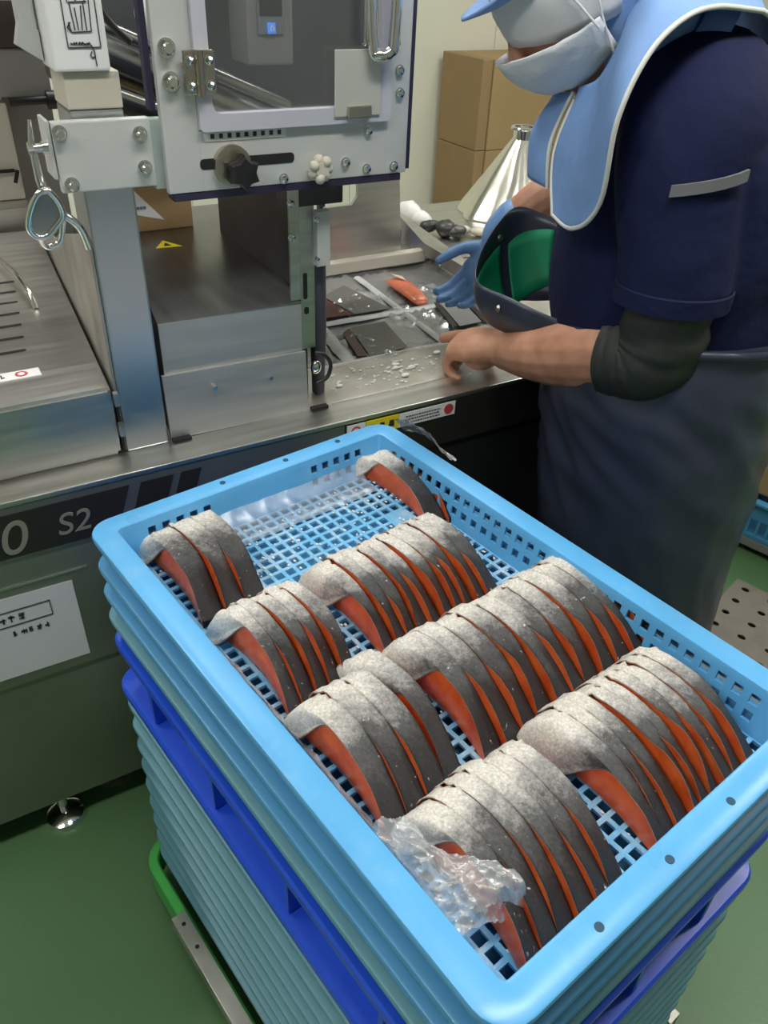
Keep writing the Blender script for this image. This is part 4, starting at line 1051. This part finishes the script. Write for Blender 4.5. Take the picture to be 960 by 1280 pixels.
# ------------------------------------------------------------------ worker
def worker():
    P0 = Vector((.50, 1.24, 0))
    W = thing('person', 'worker in navy shirt and apron with light blue hood, handling film at the machine', 'person', P0)
    def wb(): return MB(P0)
    def ell(c, a, b_, n=28):
        c, a, b_ = Vector(c), Vector(a), Vector(b_); return [c + a * cos(2 * pi * k / n) + b_ * sin(2 * pi * k / n) for k in range(n)]
    def limb(b, pts, n=16, ball=True):
        # pts: (x, y, z, r)
        q = cr(pts, 5); prev = None; rings = []
        for i, p in enumerate(q):
            d = (Vector(q[min(i + 1, len(q) - 1)][:3]) - Vector(q[max(i - 1, 0)][:3])).normalized()
            a = d.orthogonal() if prev is None else prev - d * prev.dot(d)
            a.normalize(); prev = a; e = d.cross(a); c = Vector(p[:3])
            rings.append([c + a * p[3] * cos(2 * pi * k / n) + e * p[3] * sin(2 * pi * k / n) for k in range(n)])
        b.loft(rings)
        if ball:
            b.ball(pts[0][:3], pts[0][3] * .99); b.ball(pts[-1][:3], pts[-1][3] * .99)
    # ---- head frame (bent down towards the machine)
    hc = Vector((.214, 1.245, 1.372))
    fd = Vector((-.72, -.06, -.69)).normalized(); hu = Vector((-.69, 0, .72)); hu = (hu - fd * hu.dot(fd)).normalized(); sd = hu.cross(fd).normalized()
    def hp(f, s, u): return hc + fd * f + sd * s + hu * u
    # ---- body (one continuous skin)
    b = wb()
    rings = []
    for x, y, z, rx, ry in cr([(.49, 1.25, .62, .13, .155), (.48, 1.25, .75, .14, .165), (.465, 1.255, .90, .135, .155), (.445, 1.26, 1.05, .13, .165), (.415, 1.27, 1.18, .115, .175), (.385, 1.28, 1.25, .085, .15), (.34, 1.275, 1.30, .06, .07)], 5):
        rings.append(ell((x, y, z), (rx, 0, 0), (0, ry, 0)))
    b.loft(rings)
    limb(b, [(.36, 1.275, 1.27, .062), (.31, 1.262, 1.315, .058), (.265, 1.25, 1.335, .056)])
    b.ball(hc + fd * .0, (.098, .078, .112), 24, 16, (fd, sd, hu))
    b.ball(hp(.03, 0, -.06), (.066, .058, .062), 20, 12, (fd, sd, hu))
    b.ball(hp(.062, 0, -.095), (.026, .032, .024), 14, 10, (fd, sd, hu))
    limb(b, [(*hp(.088, 0, .015), .011), (*hp(.104, 0, -.015), .013), (*hp(.112, 0, -.03), .016)], 10)
    for s in (-1, 1):
        b.ball(hp(-.012, s * .08, -.012), (.020, .010, .032), 12, 8, (fd, sd, hu))
        b.ball(hp(.078, s * .03, .026), (.012, .022, .009), 10, 8, (fd, sd, hu))
    # mouth
    b.ball(hp(.094, 0, -.066), (.010, .024, .007), 12, 8, (fd, sd, hu))
    # left arm (near): shoulder, elbow, wrist
    limb(b, [(.37, 1.16, 1.235, .060), (.368, 1.115, 1.15, .052), (.385, 1.10, 1.02, .046), (.388, 1.105, .925, .044)])
    LW = Vector((.205, 1.318, .822))
    limb(b, [(.388, 1.105, .922, .048), (.345, 1.145, .902, .058), (.285, 1.215, .866, .056), (.235, 1.28, .836, .045), (*LW, .036)])
    # right arm (far)
    limb(b, [(.385, 1.40, 1.225, .060), (.37, 1.48, 1.14, .052), (.35, 1.56, 1.06, .044)])
    RW = Vector((.200, 1.575, .935))
    limb(b, [(.35, 1.56, 1.06, .044), (.27, 1.575, 1.01, .044), (.215, 1.58, .96, .034), (*RW, .028)])
    # legs
    for s in (-1, 1):
        y = 1.25 + s * .085
        limb(b, [(.49, y, .64, .088), (.485, y, .45, .068), (.50, y, .26, .054), (.515, y, .11, .040), (.515, y, .06, .042)])
        b.ball((.465, y, .042), (.115, .044, .038))
    # hands
    def hand(b, wrist, d, pn, thumb_side, curl, scale=1.0, thumb_curl=.5, rad=1.0, thick=1.0):
        """wrist point, d = towards the fingers, pn = palm normal, thumb on +side"""
        d = Vector(d).normalized(); pn = Vector(pn); pn = (pn - d * pn.dot(d)).normalized(); sv = pn.cross(d) * thumb_side
        rings = []
        for u, w, h in ((-.01, .026, .023), (.015, .031, .021), (.045, .040, .020), (.075, .043, .017), (.092, .040, .013)):
            c = wrist + d * u * scale - pn * .004; rings.append(ell(c, sv * w * scale, pn * h * scale * thick, 18))
        b.loft(rings)
        tips = []
        for k, (off, ln) in enumerate(((.031, .070), (.0105, .078), (-.0105, .072), (-.030, .057))):
            a = 0; p = wrist + d * .083 * scale + sv * off * scale; rr = (.0092 - .0006 * k) * scale * rad
            chain = [(*(p - d * .02), rr * 1.05)]
            cur = d.copy()
            for seg, f in enumerate((.45, .31, .24)):
                chain.append((*p, rr * (1 - .07 * seg)))
                a = curl[k] * (.75, 1.0, .7)[seg]
                cur = (Matrix.Rotation(a, 3, pn.cross(cur).normalized() * -1) @ cur).normalized() if False else (cur * cos(a) + pn * sin(a) - 0 * cur).normalized() if seg == 0 else rot_towards(cur, pn, d, a)
                p = p + cur * ln * f * scale
            chain.append((*p, rr * .78)); tips.append(p)
            rings = []
            limb(b, chain, 10)
        # thumb leaves the side of the palm near its base
        p0 = wrist + d * .022 * scale + sv * .028 * scale
        t1 = (d * .62 + sv * .62 + pn * .45 * thumb_curl).normalized(); t2 = (d * .82 + sv * .1 + pn * .75 * thumb_curl).normalized()
        p1 = p0 + t1 * .036 * scale; p2 = p1 + t2 * .030 * scale; p3 = p2 + (t2 + d * .2).normalized() * .024 * scale
        limb(b, [(*(p0 - t1 * .012), .014 * scale), (*p0, .0135 * scale), (*p1, .0115 * scale), (*p2, .0102 * scale), (*p3, .008 * scale)], 10)
        return tips
    def rot_towards(cur, pn, d, a):
        ax = d.cross(pn).normalized(); return (Matrix.Rotation(a, 3, ax) @ cur).normalized()
    # near bare hand: fist closing downward, thumb and index towards the pouch
    hand(b, LW, (-.66, .58, -.20), (.30, -.02, -.90), 1, (.10, .80, .95, 1.08), 1.18, .9, 1.18, 1.2)
    hd = Vector((-.66, .58, -.20)).normalized(); hn = Vector((.30, -.02, -.90)); hn = (hn - hd * hn.dot(hd)).normalized()
    b.ball(LW + hd * .060 + hn * .020, (.034, .036, .020), 18, 12, (hd, hn.cross(hd), hn))
    me_o = b.build('body', SKIN, W)
    m = me_o.modifiers.new('r', 'REMESH'); m.mode = 'VOXEL'; m.voxel_size = .0034; m.use_smooth_shade = True
    m2 = me_o.modifiers.new('s', 'SMOOTH'); m2.factor = .5; m2.iterations = 2
    bake(me_o); me_o.data.name = 'body'
    for p in me_o.data.polygons: p.use_smooth = True
    # eyes
    for s in (-1, 1):
        b = wb(); b.ball(hp(.087, s * .03, .012), .0115, 12, 8, (fd, sd, hu)); b.build('eye', mat('eye white', (.7, .7, .68), .2), me_o, 60)
        b = wb(); b.ball(hp(.0955, s * .03, .010), (.004, .0055, .0055), 10, 8, (fd, sd, hu)); b.build('iris', mat('dark iris', (.02, .012, .01), .2), me_o, 60)
    # glove on the far hand
    b = wb(); hand(b, RW + Vector((-.004, .004, -.012)), (-.42, .10, -.85), (-.62, -.55, .15), -1, (.50, .52, .55, .6), 1.04, 1.4, 1.18)
    limb(b, [(.225, 1.58, .975, .040), (.20, 1.583, .945, .035), (*(RW + Vector((-.004, .003, -.01))), .031)], 14)
    g = b.build('glove', GLOVE, W, label='light blue rubber glove')
    m = g.modifiers.new('r', 'REMESH'); m.mode = 'VOXEL'; m.voxel_size = .0036; m.use_smooth_shade = True
    m2 = g.modifiers.new('s', 'SMOOTH'); m2.factor = .5; m2.iterations = 3
    bake(g)
    for p in g.data.polygons: p.use_smooth = True
    # ---- shirt
    b = wb()
    keys = [(.455, 1.255, .76, .162, .182), (.447, 1.26, .86, .174, .182), (.434, 1.265, .96, .186, .182), (.43, 1.265, 1.07, .178, .19), (.425, 1.275, 1.17, .152, .198), (.40, 1.28, 1.235, .128, .185), (.37, 1.28, 1.285, .10, .135), (.345, 1.275, 1.312, .078, .085)]
    rings = []
    for x, y, z, rx, ry in cr(keys, 6):
        n = 64; ring = []
        for k in range(n):
            a = 2 * pi * k / n
            f = 1 + .018 * noise.noise(Vector((cos(a) * 2.2, sin(a) * 2.2, z * 14))) + .02 * noise.noise(Vector((cos(a) * 4, sin(a) * 4, z * 6 + 4)))
            ring.append((x + rx * f * cos(a), y + ry * f * sin(a), z))
        rings.append(ring)
    b.loft(rings)
    def sleeve(b, pts):
        q = cr(pts, 6); prev = None; rings = []; n = 32
        for i, p in enumerate(q):
            d = (Vector(q[min(i + 1, len(q) - 1)][:3]) - Vector(q[max(i - 1, 0)][:3])).normalized()
            a = Vector((1, 0, 0)); a = (a - d * a.dot(d)).normalized(); e = d.cross(a); c = Vector(p[:3])
            rings.append([c + (a * p[3] * cos(2 * pi * k / n) + e * p[4] * sin(2 * pi * k / n)) * (1 + .03 * noise.noise(Vector((cos(2 * pi * k / n) * 1.5, sin(2 * pi * k / n) * 1.5, i * .45)))) for k in range(n)])
        b.loft(rings)
    sleeve(b, [(.405, 1.235, 1.245, .105, .09), (.378, 1.15, 1.225, .098, .085), (.368, 1.118, 1.16, .086, .074), (.378, 1.10, 1.08, .078, .066), (.388, 1.095, 1.012, .078, .066)])
    sleeve(b, [(.405, 1.33, 1.24, .10, .085), (.385, 1.42, 1.21, .085, .07), (.37, 1.49, 1.13, .072, .06), (.355, 1.555, 1.06, .066, .056)])
    s = b.build('shirt', SHIRT, W)
    m = s.modifiers.new('r', 'REMESH'); m.mode = 'VOXEL'; m.voxel_size = .006; m.use_smooth_shade = True
    m2 = s.modifiers.new('s', 'SMOOTH'); m2.factor = .5; m2.iterations = 5
    bake(s)
    for p in s.data.polygons: p.use_smooth = True
    # sleeve hem and reflective tab
    b = wb(); hem = []
    for z, g in ((1.006, 1.0), (1.004, 1.03), (1.028, 1.035), (1.030, 1.0)):
        hem.append([(.387 + .079 * g * cos(2 * pi * k / 32), 1.0955 + .067 * g * sin(2 * pi * k / 32), z) for k in range(32)])
    b.loft(hem, loop=True); b.build('sleeve_hem', SHIRT, W, 50)
    b = wb(); tb = []
    for i in range(7):
        t = i / 6; a = radians(-112 + 62 * t); z = 1.155 + .020 * t
        cx, cy, rx, ry = .369, 1.118, .0905, .0785
        tb.append([(cx + rx * cos(a), cy + ry * sin(a), z), (cx + rx * cos(a), cy + ry * sin(a), z + .014), (cx + (rx + .004) * cos(a), cy + (ry + .004) * sin(a), z + .014), (cx + (rx + .004) * cos(a), cy + (ry + .004) * sin(a), z)])
    b.loft(tb); b.build('reflective_tab', mat('grey reflective tape', (.20, .20, .21), .4), W, label='grey reflective tab on the sleeve')
    # elbow sleeve cover
    b = wb(); pts = [(.388, 1.097, 1.035, .060), (.389, 1.098, .985, .060), (.390, 1.103, .94, .065), (.380, 1.112, .912, .067), (.360, 1.131, .902, .067), (.343, 1.148, .897, .066)]
    q = cr(pts, 7); prev = None; rings = []; n = 36
    for i, p in enumerate(q):
        d = (Vector(q[min(i + 1, len(q) - 1)][:3]) - Vector(q[max(i - 1, 0)][:3])).normalized()
        a = Vector((.6, .8, 0)) if prev is None else prev
        a = (a - d * a.dot(d)).normalized(); prev = a; e = d.cross(a)
        ring = []
        for k in range(n):
            th = 2 * pi * k / n
            w = 1 + .035 * noise.noise(Vector((cos(th) * 1.2, sin(th) * 1.2, i * .55))) + .03 * sin(i * 1.1 + 2 * sin(th)) * smoothstep(24, 6, i)
            ring.append(Vector(p[:3]) + (a * cos(th) + e * sin(th)) * p[3] * w)
        rings.append(ring)
    b.loft(rings); b.build('elbow_sleeve', SLEEVE, W, 60, label='dark charcoal elbow sleeve')
    # trousers and boots under the apron
    for s_ in (-1, 1):
        y = 1.25 + s_ * .085
        b = wb(); limb(b, [(.488, y, .64, .094), (.485, y, .45, .078), (.50, y, .27, .070), (.512, y, .20, .068)], 20, False); b.build('trouser_leg', TROUSER, W, 60)
        b = wb(); limb(b, [(.512, y, .24, .056), (.515, y, .12, .050), (.517, y, .055, .050)], 20, False); b.build('boot_shaft', BOOT, W, 60)
        b = wb(); b.loft([[(.46 + .125 * r * cos(2 * pi * k / 24), y + .051 * r * sin(2 * pi * k / 24), z) for k in range(24)] for z, r in ((.001, .97), (.018, 1.0), (.055, .98), (.085, .80), (.098, .45))]); b.build('boot', BOOT, W, 50)
    # ---- apron skirt
    b = wb(); keys = [(.452, 1.255, .945, .178, .187), (.452, 1.255, .90, .184, .198), (.455, 1.255, .80, .188, .206), (.465, 1.25, .68, .186, .207), (.48, 1.25, .50, .178, .200), (.50, 1.25, .34, .168, .192), (.512, 1.25, .20, .160, .186)]
    rings = []; n = 96
    for x, y, z, rx, ry in cr(keys, 8):
        ring = []
        for k in range(n):
            a = 2 * pi * k / n
            dgl = z + .05 * cos(a + .6)
            f = 1 + .045 * (1 - abs(noise.noise(Vector((a * 1.1, dgl * 17 + a * 1.5, 1))))) ** 5 * smoothstep(.50, .66, z) * smoothstep(.91, .82, z) + .03 * (1 - abs(noise.noise(Vector((a * 2.2 + z * 3, 4, z * 1.5))))) ** 5 * smoothstep(.70, .5, z) + .02 * noise.noise(Vector((cos(a) * 2.5, sin(a) * 2.5, z * 3))) + .012 * noise.noise(Vector((cos(a) * 6, sin(a) * 6, z * 12)))
            ring.append((x + rx * f * cos(a), y + ry * f * sin(a), z))
        rings.append(ring)
    b.loft(rings, cap=False); ap = b.build('apron_skirt', APRON, W, 60, label='dark navy waterproof apron skirt')
    b = wb(); b.tube([(.452 + .185 * cos(2 * pi * k / 40), 1.255 + .197 * sin(2 * pi * k / 40), .935 + .006 * sin(3 * 2 * pi * k / 40)) for k in range(40)], .006, 6, closed=True); b.build('apron_string', APRON, W, 60)
    # ---- apron bib standing off the chest
    top = [(.315, 1.185, .918), (.255, 1.225, .922), (.19, 1.29, .928), (.140, 1.345, .934), (.150, 1.42, .962), (.185, 1.48, 1.0), (.215, 1.505, 1.018), (.255, 1.50, 1.012), (.30, 1.47, 1.0), (.37, 1.42, .99)]
    bot = [(.318, 1.190, .880), (.262, 1.240, .865), (.205, 1.30, .858), (.165, 1.345, .862), (.175, 1.40, .862), (.205, 1.44, .862), (.235, 1.455, .862), (.265, 1.45, .865), (.305, 1.44, .87), (.37, 1.41, .87)]
    T = cr(top, 6); B = cr(bot, 6); K = len(T); NV = 8
    def bibp(i, v, off=0):
        t, q = Vector(T[i]), Vector(B[i]); c = Vector((.30, 1.33, .92)); p = t.lerp(q, v); o = (p - c); o.z = 0; o.normalize()
        return p + o * (.010 * sin(pi * v) + off)
    b = wb()
    b.loft([[bibp(i, v / NV) for i in range(K)] for v in range(NV + 1)], cap=False, closed=False)
    o = b.build('apron_bib', APRON, W, 60, label='stiff navy apron bib bulging open at the chest')
    md = o.modifiers.new('s', 'SOLIDIFY'); md.thickness = .0022; md.offset = 0; bake(o)
    for (i0, i1, v0, v1) in ((19, 30, .30, 1.0), (33, 46, .12, .8)):
        b = wb(); b.loft([[bibp(i, v0 + (v1 - v0) * v / 5 + (.25 * (i1 - i) / (i1 - i0) if i0 > 30 else .0), -.0035) for i in range(i0, i1 + 1)] for v in range(6)], cap=False, closed=False)
        g = b.build('green_lining', GREENC, W, 60, label='bright green lining patch inside the bib')
        md = g.modifiers.new('s', 'SOLIDIFY'); md.thickness = .0012; md.offset = 0; bake(g)
    for i, v in ((13, .35), (30, .22)):
        p = bibp(i, v); c = Vector((.30, 1.33, p.z)); d = (p - c).normalized(); s_ = 1 if i < 20 else -1
        b = wb(); b.cyl(p + d * s_ * .001, p + d * s_ * .005, .0065, .005, 16); b.build('snap_button', BRASS, W, 40, label='brass snap button')
    # ---- white cap
    def shell(rf, t0, t1fun, p0, p1, nt, np_, wob=0.0):
        rows = []
        for j in range(np_ + 1):
            ph = p0 + (p1 - p0) * j / np_; row = []; t1 = t1fun(ph); ta = t0(ph) if callable(t0) else t0
            for i in range(nt + 1):
                t = ta + (t1 - ta) * i / nt; r = rf(t, ph)
                dv = hu * cos(t) + (fd * cos(ph) + sd * sin(ph)) * sin(t)
                row.append(hc + Vector((0, 0, 0)) + dv * r * (1 + wob * noise.noise(dv * 7)))
            rows.append(row)
        return rows
    def headr(t, ph):
        a = cos(t); h = sin(t); f, s_ = h * cos(ph), h * sin(ph)
        return 1 / sqrt((f / .098) ** 2 + (s_ / .080) ** 2 + (a / .114) ** 2)
    b = wb(); b.grid(shell(lambda t, p: headr(t, p) + .012, .01, lambda p: radians(91 + 30 * (1 - cos(p)) / 2 + 18 * abs(sin(p))), 0, 2 * pi, 14, 48, .02)); o = b.build('cap', CAPW, W, 60, label='white cloth cap')
    md = o.modifiers.new('s', 'SOLIDIFY'); md.thickness = .003; bake(o)
    # mask
    b = wb(); b.grid(shell(lambda t, p: (headr(t, p) + .017 + .022 * cos(p) ** 2 * smoothstep(2.7, 1.9, t)), lambda p: radians(94 + 20 * sin(p) ** 2), lambda p: radians(150 - 10 * abs(sin(p))), -radians(80), radians(80), 12, 30, .03)); o = b.build('face_mask', MASKW, W, 60, label='white face mask')
    md = o.modifiers.new('s', 'SOLIDIFY'); md.thickness = .002; bake(o)
    for s_ in (-1, 1):
        for t_a, p_a, t_b, p_b in ((116, 76, 20, 60), (138, 74, 30, 110)):
            b = wb(); pts = []
            for i in range(13):
                k = i / 12; t = radians(t_a + (t_b - t_a) * k); p = radians(p_a + (p_b - p_a) * k) * s_
                dv = hu * cos(t) + (fd * cos(p) + sd * sin(p)) * sin(t); pts.append(hc + dv * (headr(t, p) + .0165 + .010 * (1 - smoothstep(0, .2, k))))
            b.tube(pts, .0016, 6); b.build('mask_strap', MASKW, W, 60)
    # visor brim
    b = wb(); rows = []
    for j in range(17):
        p = -radians(64) + radians(128) * j / 16; row = []
        for i in range(6):
            k = i / 5; t = radians(66 - 2 * k); r = headr(t, p) + .014 + .027 * k * cos(p) ** .5 if cos(p) > 0 else headr(t, p) + .014
            row.append(hc + (hu * cos(t) + (fd * cos(p) + sd * sin(p)) * sin(t)) * r + fd * .012 * k)
        rows.append(row)
    b.grid(rows); o = b.build('hat_brim', CAPEB, W, 60, label='light blue hat brim'); md = o.modifiers.new('s', 'SOLIDIFY'); md.thickness = .004; bake(o)
    # hood at the back of the head
    b = wb(); b.grid(shell(lambda t, p: headr(t, p) + .026 + .012 * smoothstep(1.7, 2.3, t), radians(8), lambda p: radians(132), radians(112), radians(248), 14, 36, .04)); o = b.build('hood', CAPEB, W, 60, label='light blue cloth hood')
    md = o.modifiers.new('s', 'SOLIDIFY'); md.thickness = .003; bake(o)
    b = wb(); limb(b, [(*hp(-.03, 0, -.04), .086), (*hp(-.035, 0, -.10), .080), (.325, 1.262, 1.318, .088), (.36, 1.27, 1.29, .11)], 28, False); o = b.build('hood_neck', CAPEB, W, 60, label='light blue neck part of the hood')
    # shoulder cape
    G = [[(0.234, 1.2, 1.251), (0.213, 1.2, 1.171), (0.218, 1.17, 1.093)],
         [(0.247, 1.17, 1.264), (0.235, 1.13, 1.176), (0.238, 1.12, 1.089)],
         [(0.254, 1.15, 1.285), (0.244, 1.08, 1.214), (0.255, 1.06, 1.139)],
         [(0.264, 1.15, 1.312), (0.251, 1.06, 1.278), (0.25, 1.03, 1.241)],
         [(0.273, 1.17, 1.336), (0.267, 1.07, 1.323), (0.276, 1.04, 1.31)],
         [(0.289, 1.2, 1.36), (0.294, 1.1, 1.357), (0.318, 1.07, 1.344)],
         [(0.339, 1.3, 1.385), (0.366, 1.2, 1.372), (0.375, 1.12, 1.353)],
         [(0.394, 1.4, 1.404), (0.447, 1.3, 1.38), (0.462, 1.2, 1.335)],
         [(0.385, 1.45, 1.385), (0.45, 1.42, 1.35), (0.515, 1.36, 1.275)], [(0.32, 1.45, 1.365), (0.36, 1.50, 1.34), (0.40, 1.55, 1.29)]]
    cols = [cr(g, 8) for g in G]
    nr = len(cols[0]); rows = [cr([c[i] for c in cols], 6) for i in range(nr)]
    rows = [[Vector(p) + Vector((0, 0, .004 * noise.noise(Vector(p) * 14))) for p in r] for r in rows]
    b = wb(); b.grid(rows); o = b.build('shoulder_cape', CAPEB, W, 60, label='light blue shoulder cape with white edging')
    md = o.modifiers.new('s', 'SOLIDIFY'); md.thickness = .003; md.offset = 0; bake(o)
    b = wb(); edge = [r[0] for r in rows[2:]] + rows[-1]; b.tube(edge, .0032, 8); b.build('cape_piping', PIPING, W, 60, label='white piping along the cape edge')
    # far flap of the cape
    G2 = [[(.222, 1.27, 1.25), (.196, 1.29, 1.19), (.20, 1.30, 1.13)], [(.215, 1.24, 1.24), (.185, 1.25, 1.185), (.188, 1.25, 1.125)], [(.228, 1.21, 1.245), (.208, 1.215, 1.18), (.212, 1.21, 1.12)]]
    cols = [cr(g, 5) for g in G2]; rows = [cr([c[i] for c in cols], 5) for i in range(len(cols[0]))]
    b = wb(); b.grid(rows); o = b.build('cape_flap', [CAPEB, CAPEIN], W, 60, label='far front flap of the light blue cape')
    md = o.modifiers.new('s', 'SOLIDIFY'); md.thickness = .003; md.material_offset = 0; bake(o)
    b = wb(); b.tube([r[-1] for r in rows[::-1]], .003, 8); b.build('cape_piping', PIPING, W, 60)


worker()
